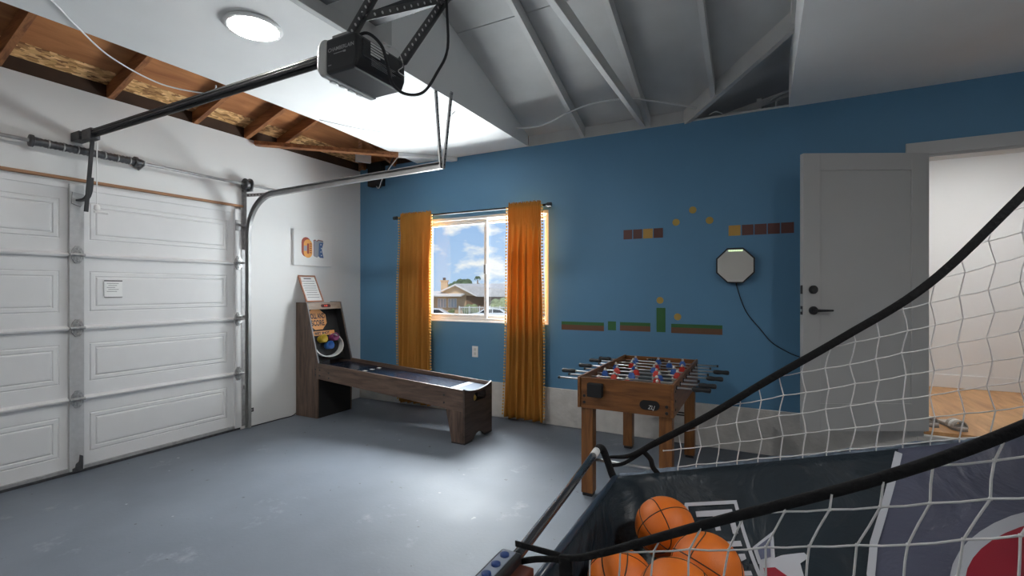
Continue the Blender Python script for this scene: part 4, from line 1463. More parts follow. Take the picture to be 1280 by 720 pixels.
fy0, fy1, fz0, fz1 = 3.648, 3.885, 1.262, 1.585
o4 = [(fy0, fz0), (fy1, fz0), (fy1, fz1), (fy0, fz1)]
i4 = [(fy0 + 0.014, fz0 + 0.014), (fy1 - 0.014, fz0 + 0.014), (fy1 - 0.014, fz1 - 0.04), (fy0 + 0.014, fz1 - 0.04)]
vs_ = [tsg(y, z, 0.0) for y, z in o4] + [tsg(y, z, 0.012) for y, z in o4] + [tsg(y, z, 0.0) for y, z in i4] + [tsg(y, z, 0.012) for y, z in i4]
fs_ = []
for i in range(4):
    j = (i + 1) % 4
    fs_ += [(i, j, 4 + j, 4 + i), (8 + i, 12 + i, 12 + j, 8 + j), (i, 8 + i, 8 + j, j), (4 + i, 4 + j, 12 + j, 12 + i)]
MB().add(vs_, fs_).out('frame', COPPER, ts_)
pv = [tsg(y, z, d) for d in (0.002, 0.005) for y, z in i4]
pp = MB().add(pv, [(0, 1, 2, 3), (7, 6, 5, 4), (0, 4, 5, 1), (1, 5, 6, 2), (2, 6, 7, 3), (3, 7, 4, 0)]).out('paper', PAPER, ts_)
pm = MB()
for k in range(9):
    z = 1.52 - 0.026 * k
    w_ = (0.10, 0.17, 0.15, 0.17, 0.16, 0.17, 0.14, 0.17, 0.16)[k]
    yc = (fy0 + fy1) / 2
    h = 0.010 if k == 0 else 0.004
    pm.add([tsg(yc - w_ / 2, z, 0.0056), tsg(yc + w_ / 2, z, 0.0056), tsg(yc + w_ / 2, z + h, 0.0056), tsg(yc - w_ / 2, z + h, 0.0056)], [(0, 1, 2, 3)])
pm.out('print', INK, pp)['kind'] = 'stuff'
MB().bar((-4.51, fy0 + 0.02, 1.262), (-4.64 + 0.02, fy0 + 0.02, 1.54), 0.012, 0.006).out('back_leg', COPPER, ts_)

# ================================================================== foosball table
fz = thing('foosball_table', 'oak-finish foosball table standing before the blue wall', 'game table', (-0.80, 3.70, 0))
FX0, FX1, FY0, FY1, FZ0, FZ1 = -1.105, -0.487, 3.075, 4.315, 0.603, 0.812
MB().box(FX0 + 0.014, FX1 - 0.014, FY0 + 0.012, FY0 + 0.034, FZ0, FZ1 - 0.003).out('end_panel', FZW, fz, bev=0.002)
MB().box(FX0 + 0.014, FX1 - 0.014, FY1 - 0.034, FY1 - 0.012, FZ0, FZ1 - 0.003).out('end_panel', FZW, fz, bev=0.002)
MB().box(FX0 - 0.004, FX0 + 0.014, FY0, FY1, FZ0 + 0.002, FZ1).out('side_panel', FZWX, fz, bev=0.002)
MB().box(FX1 - 0.014, FX1 + 0.004, FY0, FY1, FZ0 + 0.002, FZ1).out('side_panel', FZWX, fz, bev=0.002)
pt = MB().box(FX0 + 0.014, FX1 - 0.014, FY0 + 0.034, FY1 - 0.034, 0.685, 0.697).out('pitch', PITCH, fz)
lnm = MB()
yc = (FY0 + FY1) / 2
lnm.box(FX0 + 0.02, FX1 - 0.02, yc - 0.003, yc + 0.003, 0.697, 0.6975)
for q, yq in ((1, FY0 + 0.034), (-1, FY1 - 0.034)):
    lnm.box(-0.98, -0.975, *sorted((yq, yq + q * 0.14)), 0.697, 0.6975)
    lnm.box(-0.622, -0.617, *sorted((yq, yq + q * 0.14)), 0.697, 0.6975)
    lnm.box(-0.98, -0.617, *sorted((yq + q * 0.135, yq + q * 0.14)), 0.697, 0.6975)
lnm.out('pitch_lines', PAPER, pt)['kind'] = 'stuff'
for x0_, y0_ in ((FX0 + 0.012, FY0 + 0.03), (FX1 - 0.092, FY0 + 0.03), (FX0 + 0.012, FY1 - 0.110), (FX1 - 0.092, FY1 - 0.110)):
    lg = MB().box(x0_, x0_ + 0.080, y0_, y0_ + 0.080, 0.022, FZ0 + 0.09).out('leg', FZWV, fz, bev=0.003)
    MB().box(x0_ + 0.006, x0_ + 0.074, y0_ + 0.006, y0_ + 0.074, 0.0, 0.023).out('foot', BLACK, lg, bev=0.003)
MB().cyl((FX0 + 0.09, FY0 + 0.07, 0.245), (FX1 - 0.09, FY0 + 0.07, 0.245), 0.010, 10).out('stretcher', CHROME, fz, smooth=True)
for z in (0.36, 0.34):
    MB().cyl((FX0 + 0.09, FY1 - 0.07, z), (FX1 - 0.09, FY1 - 0.07, z), 0.006, 8).out('stretcher', BLACK, fz, smooth=True)
MB().box(-1.035, -0.932, FY0 - 0.03, FY0 + 0.013, 0.688, 0.778).out('cup_holder', BLACKM, fz, bev=0.006)
lgp = MB().prism(stadium(0, 0, 0.030, 0.062), 'y', FY0 + 0.006, FY0 + 0.013)
lgp.v = [(-0.633 + z, y, 0.668 + x) for x, y, z in lgp.v]
lgo = lgp.out('logo_plate', BLACKM, fz)
lettering('ZLJ', 0.034, lambda x, y: (-0.620 + x * 0.85 + y * 0.25, FY0 + 0.0055, 0.655 + y), 'logo_lettering', PAPER, lgo)
for x, z in ((-1.065, 0.685), (-1.065, 0.642), (-0.528, 0.668), (-0.528, 0.628)):
    MB().cyl((x, FY0 + 0.008, z), (x, FY0 + 0.013, z), 0.010, 10).out('bolt_cap', BLACK, fz)
for y, z in ((FY0 + 0.06, 0.76), (FY0 + 0.06, 0.70), (FY0 + 0.06, 0.645)):
    MB().cyl((FX1 + 0.002, y, z), (FX1 + 0.007, y, z), 0.009, 10).out('bolt_cap', BLACK, fz)
for yq, s in ((FY0 + 0.036, 1), (FY1 - 0.036, -1)):
    sc = MB().cyl((-0.90, yq + s * 0.004, 0.79), (-0.70, yq + s * 0.004, 0.79), 0.003, 6).out('score_wire', CHROME, fz)
    for k in range(10):
        MB().cyl((-0.885 + 0.014 * k, yq + s * 0.004, 0.79), (-0.875 + 0.014 * k, yq + s * 0.004, 0.79), 0.008, 8).out('score_bead', BLACK, sc)

RODZ = 0.778
pl_body = MB()
pl_body.prism([(-0.014, -0.035), (0.014, -0.035), (0.019, 0.012), (0.012, 0.022), (-0.012, 0.022), (-0.019, 0.012)], 'y', -0.010, 0.010)
pl_body.sphere((-0.021, 0, -0.006), 0.008, 6, 4, (0.8, 1, 2.2))
pl_body.sphere((0.021, 0, -0.006), 0.008, 6, 4, (0.8, 1, 2.2))
pl_head = MB().sphere((0, 0, 0.032), 0.011, 8, 6)
pl_head.prism([(-0.011, -0.072), (0.011, -0.072), (0.014, -0.034), (-0.014, -0.034)], 'y', -0.008, 0.008)
me_body = {'red': pl_body.mesh('player_body'), 'blue': pl_body.mesh('player_body')}
me_body['red'].materials.append(RED)
me_body['blue'].materials.append(BLU)
me_head = pl_head.mesh('player_head', True)
me_head.materials.append(SKIN)
HANDLE = MB().lathe([(0.009, 0.0), (0.015, 0.006), (0.017, 0.03), (0.014, 0.06), (0.017, 0.09), (0.016, 0.105), (0.008, 0.110)], (0, 0, 0), 'x', 12).mesh('handle', True)
HANDLE.materials.append(BLACK)
rods = [('red', 3, 3.17, 0.00), ('red', 2, 3.32, 0.02), ('blue', 3, 3.46, -0.05), ('red', 4, 3.61, 0.04), ('blue', 4, 3.76, -0.02), ('red', 3, 3.91, 0.06), ('blue', 2, 4.06, -0.03), ('blue', 3, 4.21, 0.01)]
for c, n_, y, sh in rods:
    right = c == 'red'
    if right:
        xa, xb = FX0 - 0.17 + sh, FX1 + 0.11 + sh
    else:
        xa, xb = FX0 - 0.12 + sh, FX1 + 0.15 + sh
    ro = MB().cyl((xa, y, RODZ), (xb, y, RODZ), 0.0062, 10).out('rod', CHROME, fz, smooth=True)
    if right:
        place('handle', HANDLE, ro, (xb - 0.012, y, RODZ))
        MB().cyl((xa - 0.012, y, RODZ), (xa + 0.002, y, RODZ), 0.010, 10).out('rod_end', BLACK, ro)
    else:
        place('handle', HANDLE, ro, (xa + 0.012, y, RODZ), rot=(0, 0, PI))
        MB().cyl((xb - 0.002, y, RODZ), (xb + 0.012, y, RODZ), 0.010, 10).out('rod_end', BLACK, ro)
    for s in (FX0 - 0.006, FX1 + 0.004):
        MB().cyl((s - 0.004, y, RODZ), (s + 0.006, y, RODZ), 0.014, 10).out('bushing', BLACK, ro)
    W_ = FX1 - FX0 - 0.03
    for k in range(n_):
        x = FX0 + 0.015 + W_ * (k + 0.5) / n_ + sh * 0.8
        rt = (random.uniform(-0.25, 0.25), 0, 0)
        place('player_body', me_body[c], ro, (x, y, RODZ), rot=rt)
        place('player_head', me_head, ro, (x, y, RODZ), rot=rt)

# ================================================================== basketball arcade game
bg = thing('basketball_arcade_game', 'basketball arcade game with navy canvas ramp and white nets', 'arcade game', (0.3, 1.25, 0))
YN, YFAR = 0.86, 1.64
NAVY = None


def canvas_mat():
    m, nt, b = nodes_of('canvas_navy')
    tc = nt.nodes.new('ShaderNodeTexCoord')
    sp = nt.nodes.new('ShaderNodeSeparateXYZ')
    nt.links.new(tc.outputs['Object'], sp.inputs[0])
    # printed colour change right of the white stripe: x - 0.45*(y-1.37) > 0.22
    ma = nt.nodes.new('ShaderNodeMath')
    ma.operation = 'MULTIPLY_ADD'
    ma.inputs[1].default_value = -0.40
    nt.links.new(sp.outputs['Y'], ma.inputs[0])
    nt.links.new(sp.outputs['X'], ma.inputs[2])
    gt = nt.nodes.new('ShaderNodeMath')
    gt.operation = 'GREATER_THAN'
    gt.inputs[1].default_value = 0.22 - 0.40 * 1.37
    nt.links.new(ma.outputs[0], gt.inputs[0])
    n = nt.nodes.new('ShaderNodeTexNoise')
    n.inputs['Scale'].default_value = 7
    n.inputs['Detail'].default_value = 4
    nt.links.new(tc.outputs['Object'], n.inputs['Vector'])
    r1 = nt.nodes.new('ShaderNodeValToRGB')
    r1.color_ramp.elements[0].color = (0.008, 0.014, 0.020, 1)
    r1.color_ramp.elements[1].color = (0.016, 0.027, 0.038, 1)
    r2 = nt.nodes.new('ShaderNodeValToRGB')
    r2.color_ramp.elements[0].color = (0.075, 0.082, 0.125, 1)
    r2.color_ramp.elements[1].color = (0.11, 0.115, 0.17, 1)
    nt.links.new(n.outputs['Fac'], r1.inputs[0])
    nt.links.new(n.outputs['Fac'], r2.inputs[0])
    mx = nt.nodes.new('ShaderNodeMixRGB')
    nt.links.new(gt.outputs[0], mx.inputs[0])
    nt.links.new(r1.outputs[0], mx.inputs[1])
    nt.links.new(r2.outputs[0], mx.inputs[2])
    nt.links.new(mx.outputs[0], b.inputs['Base Color'])
    b.inputs['Roughness'].default_value = 0.42
    n2 = nt.nodes.new('ShaderNodeTexNoise')
    n2.inputs['Scale'].default_value = 5
    n2.inputs['Detail'].default_value = 6
    n2.inputs['Distortion'].default_value = 1.2
    nt.links.new(tc.outputs['Object'], n2.inputs['Vector'])
    bp = nt.nodes.new('ShaderNodeBump')
    bp.inputs['Strength'].default_value = 0.6
    bp.inputs['Distance'].default_value = 0.05
    nt.links.new(n2.outputs['Fac'], bp.inputs['Height'])
    nt.links.new(bp.outputs[0], b.inputs['Normal'])
    return m


NAVY = canvas_mat()
PRINTW = mat('print_white', (0.50, 0.52, 0.57), 0.5)
PRINTR = mat('print_crimson', (0.32, 0.012, 0.030), 0.45)
PRINTP = mat('print_violet', (0.11, 0.12, 0.19), 0.45)
STRAP = mat('strap_black', (0.008, 0.008, 0.009), 0.9, bump=0.4, bscale=120)
CORD = mat('net_cord', (0.85, 0.84, 0.83), 0.8)
TUBEB = mat('powder_black_tube', (0.035, 0.037, 0.042), 0.25, coat=0.6)


def rim(x):
    return 0.748 + 0.28 * (x + 0.454)


def S(x, y):
    q = (y - 1.25) / 0.39
    z = rim(x) - 0.22 * max(0.0, 1 - q * q)
    e = max(0.0, min(1.0, (-0.36 - x) / 0.085))           # front wall of the trough climbs back to the rim
    return z + (rim(x) - z) * e ** 1.3


nx, ny = 70, 40
vs_, fs_ = [], []
for i in range(nx + 1):
    x = -0.445 + (1.02 + 0.445) * i / nx
    for j in range(ny + 1):
        y = YN + (YFAR - YN) * j / ny
        w = 0.0035 * math.sin(21 * x + 9 * y) * math.sin(13 * y + 2) * math.sin(PI * j / ny)
        vs_.append((x, y, S(x, y) + w))
for i in range(nx):
    for j in range(ny):
        a = i * (ny + 1) + j
        fs_.append((a, a + 1, a + ny + 2, a + ny + 1))
cv = MB().add(vs_, fs_).out('canvas_ramp', NAVY, bg, smooth=True)
so = cv.modifiers.new('thickness', 'SOLIDIFY')
so.thickness = 0.003
so.offset = 0


def drape(poly, nm, m, dz=0.0045, cuts=8):
    bm = bmesh.new()
    f = bm.faces.new([bm.verts.new((x, y, 0)) for x, y in poly])
    bmesh.ops.triangulate(bm, faces=bm.faces[:])
    bmesh.ops.subdivide_edges(bm, edges=bm.edges[:], cuts=cuts, use_grid_fill=True)
    bm.verts.index_update()
    v_ = []
    for v in bm.verts:
        x, y = v.co.x, v.co.y
        w = 0.0035 * math.sin(21 * x + 9 * y) * math.sin(13 * y + 2) * math.sin(PI * (y - YN) / (YFAR - YN))
        gy = (S(x, y + 0.002) - S(x, y - 0.002)) / 0.004
        gx = (S(x + 0.002, y) - S(x - 0.002, y)) / 0.004
        nv = Vector((-gx, -gy, 1)).normalized() * dz
        v_.append((x + nv.x, y + nv.y, S(x, y) + w + nv.z))
    f_ = [tuple(v.index for v in f.verts) for f in bm.faces]
    bm.free()
    return MB().add(v_, f_).out(nm, m, cv, smooth=True)


def strip_poly(pts, wdt):
    pts = [Vector((p[0], p[1])) for p in pts]
    l, r_ = [], []
    for i, p in enumerate(pts):
        d = (pts[min(i + 1, len(pts) - 1)] - pts[max(i - 1, 0)]).normalized()
        nrm = Vector((-d.y, d.x))
        l.append(p + nrm * wdt / 2)
        r_.append(p - nrm * wdt / 2)
    return [tuple(p) for p in l] + [tuple(p) for p in reversed(r_)]


drape(strip_poly([(0.327, 1.632), (0.275, 1.52), (0.242, 1.447), (0.224, 1.37), (0.215, 1.25)], 0.016), 'print_stripe', PRINTW)
for a, b in (((-0.212, 1.558), (-0.066, 1.556)), ((-0.070, 1.557), (0.045, 1.22)), ((-0.208, 1.560), (-0.085, 1.20))):
    drape(strip_poly([a, ((a[0] + b[0]) / 2, (a[1] + b[1]) / 2), b], 0.0085), 'print_frame', PRINTW)


def letter(polys, ox, oy, nm):
    for p in polys:
        drape([(ox + 0.1 * u_ * 1.0, oy - 0.1 * r__) for r__, u_ in p], nm, PRINTW, cuts=4)


# letters read from the player's end: up is +x, right is -y, leaning with the frame
def lq(r__, u_):
    """(right, up) in letter units -> x, y on the canvas"""
    return (-0.178 + 0.100 * u_ + 0.33 * 0.1 * r__, 1.540 - 0.1 * r__)


def lpoly(p, nm='print_letter'):
    drape([lq(*q) for q in p], nm, PRINTW, cuts=3)


# F
lpoly([(0, 0), (0.14, 0), (0.14, 1.0), (0, 1.0)])
lpoly([(0.14, 0.86), (0.60, 0.86), (0.60, 1.0), (0.14, 1.0)])
lpoly([(0.14, 0.44), (0.50, 0.44), (0.50, 0.58), (0.14, 0.58)])
# I
lpoly([(0.78, 0), (0.92, 0), (0.92, 1.0), (0.78, 1.0)])
# N
lpoly([(1.12, 0), (1.26, 0), (1.26, 1.0), (1.12, 1.0)])
lpoly([(1.26, 1.0), (1.26, 0.78), (1.60, 0.0), (1.60, 0.22)])
lpoly([(1.60, 0), (1.74, 0), (1.74, 1.0), (1.60, 1.0)])
# star-like emblem, crescent and the red disc
drape([(0.027, 1.482), (-0.022, 1.444), (-0.008, 1.398), (0.030, 1.405)], 'print_emblem', PRINTW, 0.004)
drape([(0.020, 1.466), (-0.012, 1.442), (-0.002, 1.408), (0.021, 1.414)], 'print_emblem', PRINTP, 0.006, 4)
drape([(-0.006, 1.398), (0.045, 1.418), (0.095, 1.424), (0.105, 1.412), (0.085, 1.395), (0.095, 1.33), (0.04, 1.28), (0.0, 1.32)], 'print_emblem', PRINTW, 0.0042, 5)
drape([(0.004, 1.385), (0.03, 1.385), (0.055, 1.36), (0.06, 1.31), (0.02, 1.31)], 'print_emblem', PRINTR, 0.006, 4)


def ellipse(cx, cy, rx, ry, n=40):
    return [(cx + rx * math.cos(2 * PI * k / n), cy + ry * math.sin(2 * PI * k / n)) for k in range(n)]


o_, i_ = ellipse(0.57, 1.29, 0.222, 0.212), ellipse(0.57, 1.29, 0.198, 0.188)


def dz(x, y, d):
    d = d * 1.4
    w = 0.0035 * math.sin(21 * x + 9 * y) * math.sin(13 * y + 2) * math.sin(PI * (y - YN) / (YFAR - YN))
    return (x, y, S(x, y) + w + d)


nn = len(o_)
rg, rf = [], []
for q in range(5):
    s = q / 4
    for k in range(nn):
        x = o_[k][0] + (i_[k][0] - o_[k][0]) * s
        y = o_[k][1] + (i_[k][1] - o_[k][1]) * s
        rg.append(dz(x, y, 0.0045))
for q in range(4):
    for k in range(nn):
        rf.append((q * nn + k, q * nn + (k + 1) % nn, (q + 1) * nn + (k + 1) % nn, (q + 1) * nn + k))
MB().add(rg, rf).out('print_ring', PRINTW, cv, smooth=True)
rg, rf = [], []
for q in range(13):
    s = 1 - q / 12 * 0.999
    for k in range(nn):
        rg.append(dz(0.57 + (i_[k][0] - 0.57) * s, 1.29 + (i_[k][1] - 1.29) * s, 0.0045))
for q in range(12):
    for k in range(nn):
        rf.append((q * nn + k, q * nn + (k + 1) % nn, (q + 1) * nn + (k + 1) % nn, (q + 1) * nn + k))
MB().add(rg, rf).out('print_disc', PRINTR, cv, smooth=True)

# hem of the canvas and tubes under both rims
for y, nm in ((YFAR + 0.004, 'far'), (YN - 0.004, 'near')):
    MB().tube([(-0.44 + 0.148 * k, y + (0.012 if y > 1 else -0.012), rim(-0.44 + 0.148 * k) - 0.022) for k in range(11)], 0.011, 10).out('side_tube', TUBEB, bg, smooth=True)
    hm = MB()
    pts = []
    for k in range(60):
        x = -0.44 + 1.45 * k / 59
        pts.append((x, y + (0.012 if y > 1 else -0.012), rim(x) - 0.006 + 0.004 * math.sin(37 * x) + 0.002 * math.sin(91 * x)))
    hm.tube(pts, 0.012, 7)
    hm.out('canvas_hem', mat('hem_grey_blue', (0.16, 0.20, 0.26), 0.6, var=0.4, vscale=40), bg, smooth=True)
MB().tube([(-0.447, YN, rim(-0.447)), (-0.449, 1.25, rim(-0.449) + 0.001), (-0.452, YFAR, rim(-0.452))], 0.010, 10).out('front_hem', mat('hem_navy', (0.035, 0.055, 0.085), 0.3), bg, smooth=True)
# front handle bar with its bend at the far end
bar = [(-0.443, 0.70, 0.845), (-0.450, 0.90, 0.850), (-0.470, 1.25, 0.855), (-0.492, 1.555, 0.860)]
MB().tube(bar, 0.0118, 14).out('front_bar', TUBEB, bg, smooth=True)
MB().tube([(-0.4875, 1.50, 0.8595), (-0.4915, 1.548, 0.8605)], 0.0124, 14).out('bar_sticker', PAPER, bg, smooth=True)
MB().tube(smooth_path([(-0.492, 1.55, 0.860), (-0.494, 1.585, 0.860), (-0.488, 1.612, 0.845), (-0.475, 1.626, 0.80), (-0.455, 1.638, 0.742), (-0.42, 1.642, 0.735)], 5), 0.0125, 12).out('bent_corner_tube', STRAP, bg, smooth=True)
MB().tube(smooth_path([(-0.443, 0.72, 0.845), (-0.44, 0.66, 0.843), (-0.43, 0.64, 0.80), (-0.42, 0.70, 0.74), (-0.42, YN, 0.745)], 5), 0.0118, 12).out('bent_corner_tube', TUBEB, bg, smooth=True)
# legs and the back frame with its board (beyond the picture on the right)
for y in (YN - 0.004, YFAR + 0.004):
    MB().cyl((0.05, y, rim(0.05) - 0.01), (0.05, y, 0.0), 0.016, 12).out('leg', TUBEB, bg, smooth=True)
    MB().cyl((1.08, y, 2.15), (1.08, y, 0.0), 0.018, 12).out('upright', TUBEB, bg, smooth=True)
MB().box(1.06, 1.08, YN, YFAR, 1.55, 2.15).out('backboard', PAPER, bg, bev=0.004)
hp = MB()
hp.tube([(0.88 + 0.115 * math.cos(2 * PI * k / 24), 1.25 + 0.115 * math.sin(2 * PI * k / 24), 1.68) for k in range(24)], 0.007, 8, closed=True)
hp.bar((0.99, 1.25, 1.68), (1.06, 1.25, 1.68), 0.06, 0.02)
hp.out('hoop', mat('hoop_orange', (0.6, 0.1, 0.02), 0.4), bg, smooth=True)
# control box with four blue buttons
cbx = MB().prism([(-0.462, 0.845), (-0.405, 0.845), (-0.405, 0.70), (-0.44, 0.70)], 'y', 0.70, 0.862)
MB().box(-0.476, -0.430, 0.690, 0.866, 0.815, 0.868).out('control_box', BLACK, bg, bev=0.005)
cb2 = MB().box(-0.432, -0.400, 0.700, 0.860, 0.74, 0.85).out('control_box_side', mat('box_dark_red', (0.10, 0.028, 0.018), 0.5), bg, bev=0.004)
cfp = MB().box(-0.469, -0.441, 0.712, 0.858, 0.868, 0.870).out('control_face', mat('face_grey', (0.30, 0.34, 0.42), 0.4), bg)
for k in range(4):
    y = 0.838 - 0.036 * k
    MB().lathe([(0.0095, 0), (0.009, 0.004), (0.006, 0.005)], (-0.455, y, 0.870), 'z', 16).out('button', mat('button_blue', (0.02, 0.055, 0.20), 0.3), cfp, smooth=True)


# straps carrying the nets
def ribbon(pts, w, th, nm, up=(0, 1, 0)):
    P = smooth_path(pts, 8)
    m = MB()
    vs_, fs_ = [], []
    for i, p in enumerate(P):
        d = (P[min(i + 1, len(P) - 1)] - P[max(i - 1, 0)]).normalized()
        u = Vector(up)
        s = d.cross(u).normalized()
        ww = w(i / (len(P) - 1)) if callable(w) else w
        for a, b in ((-1, -0.6), (-0.6, -1), (0.6, -1), (1, -0.6), (1, 0.6), (0.6, 1), (-0.6, 1), (-1, 0.6)):
            vs_.append(p + s * (a * ww / 2) + u * (b * th / 2))
    for i in range(len(P) - 1):
        for k in range(8):
            fs_.append((i * 8 + k, i * 8 + (k + 1) % 8, (i + 1) * 8 + (k + 1) % 8, (i + 1) * 8 + k))
    fs_ += [tuple(range(8)), tuple((len(P) - 1) * 8 + k for k in range(8))]
    return m.add(vs_, fs_).out(nm, STRAP, bg, smooth=True)


far_xz = [(-0.472, 0.815), (-0.40, 0.832), (-0.314, 0.889), (-0.15, 1.000), (0.016, 1.127), (0.20, 1.262), (0.391, 1.415), (0.576, 1.640), (0.80, 1.93), (1.07, 2.13)]
near_xz = [(-0.345, 0.885), (-0.28, 0.905), (-0.061, 1.019), (0.151, 1.127), (0.302, 1.222), (0.50, 1.37), (0.80, 1.72), (1.07, 2.13)]


def interp(tab, x):
    for (a, za), (b, zb_) in zip(tab[:-1], tab[1:]):
        if x <= b:
            return za + (zb_ - za) * (x - a) / (b - a)
    return tab[-1][1]


ribbon([(x, YFAR, z) for x, z in far_xz], lambda s: 0.009 + 0.012 * min(1, s * 4), 0.010, 'far_net_strap')
ribbon([(x, YN, z) for x, z in near_xz], lambda s: 0.010 + 0.006 * min(1, s * 3), 0.008, 'near_net_strap')
ribbon([(-0.468, 1.628, 0.79), (-0.42, 1.64, 0.803), (-0.345, 1.642, 0.862)], 0.012, 0.006, 'tie_strap')
ribbon([(-0.365, 1.642, 0.858), (-0.335, 1.644, 0.83), (-0.325, 1.646, 0.80), (-0.298, 1.646, 0.775)], 0.016, 0.008, 'tie_loop')
ribbon([(-0.455, 0.885, 0.872), (-0.40, 0.875, 0.878), (-0.345, 0.862, 0.886)], 0.012, 0.004, 'tie_strap')
ribbon([(-0.445, 0.872, 0.842), (-0.40, 0.868, 0.862), (-0.345, 0.860, 0.880)], 0.012, 0.004, 'tie_strap')
ribbon([(-0.335, YN, 0.888), (-0.333, YN + 0.001, 0.84), (-0.33, YN, 0.785)], 0.026, 0.010, 'tie_loop', (0, 1, 0))


def net(tab, y, nm, shear, x0, x1, colw, rowh, seed, k_slope, bul):
    rnd = random.Random(seed)
    m = MB()
    ncol = int((x1 - x0) / colw)
    nrow = 24
    r = 0.0017

    def node(i, j):
        z0 = rim(x0 + i * colw)
        x = x0 + i * colw + shear * (j * rowh) + (0.0055 if j % 2 else -0.0055)
        z = rim(x) + 0.010 + j * rowh * (1 + k_slope * (x + 0.45))
        b = bul * math.sin(min(1.0, j / 6.0) * PI)
        return Vector((x, y + b, z))
    rnd_n = {}

    def nd(i, j):
        if (i, j) not in rnd_n:
            rnd_n[(i, j)] = node(i, j) + Vector((rnd.uniform(-1, 1) * 0.0025, rnd.uniform(-1, 1) * 0.004, rnd.uniform(-1, 1) * 0.0025))
        return rnd_n[(i, j)]

    def under(p):
        return p.z < interp(tab, p.x) - 0.003

    def cut(a, b):
        lo, hi = 0.0, 1.0
        for _ in range(14):
            mid = (lo + hi) / 2
            if under(a.lerp(b, mid)):
                lo = mid
            else:
                hi = mid
        return a.lerp(b, lo)
    for i in range(-8, ncol + 8):
        prev = None
        for j in range(nrow):
            p = nd(i, j)
            if p.x < x0 or p.x > x1:
                prev = None
                continue
            if not under(p):
                if prev is not None:
                    m.tube([prev, cut(prev, p)], r, 5, cap=False)
                break
            if prev is not None:
                mid = prev.lerp(p, 0.5) + Vector((rnd.uniform(-1, 1) * 0.0015, 0, 0))
                m.tube([prev, mid, p], r, 5, cap=False)
            else:
                if j == 0:
                    m.tube([p - Vector((0, 0, 0.012)), p], r, 5, cap=False)
            prev = p
    for j in range(nrow):
        for i in range(-8, ncol + 8):
            a, b = nd(i, j), nd(i + 1, j)
            if a.x < x0 or b.x > x1:
                continue
            if under(a) and under(b):
                sag = Vector((0, 0, -0.0015))
                m.tube([a, a.lerp(b, 0.5) + sag, b], r, 5, cap=False)
            elif under(a) != under(b):
                p, q = (a, b) if under(a) else (b, a)
                m.tube([p, cut(p, q)], r, 5, cap=False)
            if under(a):
                m.sphere(a, r * 1.7, 5, 4)
    return m.out(nm, CORD, bg, smooth=True)


net(far_xz, YFAR + 0.006, 'far_net', 0.0, -0.30, 1.05, 0.0585, 0.0565, 2, 0.10, 0.012)
net(near_xz, YN + 0.006, 'near_net', 0.30, -0.31, 1.05, 0.0585, 0.050, 5, 0.10, -0.008)

# basketballs in the trough
BALL = mat('basketball_orange', (0.80, 0.185, 0.014), 0.42, bump=0.2, bscale=420)
SEAM = mat('basketball_seam', (0.012, 0.010, 0.009), 0.6)
BR = 0.085
ball_me = MB().sphere((0, 0, 0), BR, 40, 24).mesh('ball', True)
ball_me.materials.append(BALL)


def seam_mesh():
    m = MB()
    rr = BR - 0.0004
    n = 64
    m.tube([(rr * math.cos(2 * PI * k / n), rr * math.sin(2 * PI * k / n), 0) for k in range(n)], 0.0016, 6, closed=True, up=(0, 0, 1))
    m.tube([(rr * math.cos(2 * PI * k / n), 0, rr * math.sin(2 * PI * k / n)) for k in range(n)], 0.0016, 6, closed=True, up=(0, 1, 0))
    for s in (-1, 1):
        pts = []
        for k in range(n):
            a = 2 * PI * k / n
            v = Vector((s * (0.62 - 0.22 * math.cos(2 * a)), math.cos(a) * 0.80, math.sin(a) * 0.80)).normalized() * rr
            pts.append(v)
        m.tube(pts, 0.0016, 6, closed=True, up=(1, 0, 0))
    return m.mesh('seam', True)


seam_me = seam_mesh()
seam_me.materials.append(SEAM)
for x, y, z, rt, lb_ in ((-0.252, 1.445, 0.705, (0.5, 0.35, 0.9), 'highest orange basketball, lying against the dark canvas by the letter frame'),
                         (-0.122, 1.262, 0.712, (1.1, 0.5, 0.2), 'orange basketball right of the others, over the letter frame'),
                         (-0.312, 1.180, 0.665, (0.2, 1.0, 0.4), 'orange basketball nearest the black front bar'),
                         (-0.165, 1.090, 0.722, (0.8, -0.4, 1.3), 'orange basketball lowest in the picture, in front of the right one')):
    b = place('basketball', ball_me, None, (x, y, z), rot=rt)
    tag(b, lb_, 'ball', 'basketballs in the trough')
    s = bpy.data.objects.new('seam', seam_me)
    col.objects.link(s)
    s.parent = b

# ================================================================== slippers on the hall floor
SLG = mat('slipper_grey', (0.50, 0.47, 0.44), 0.8)
SLD = mat('slipper_sole', (0.28, 0.27, 0.26), 0.8)


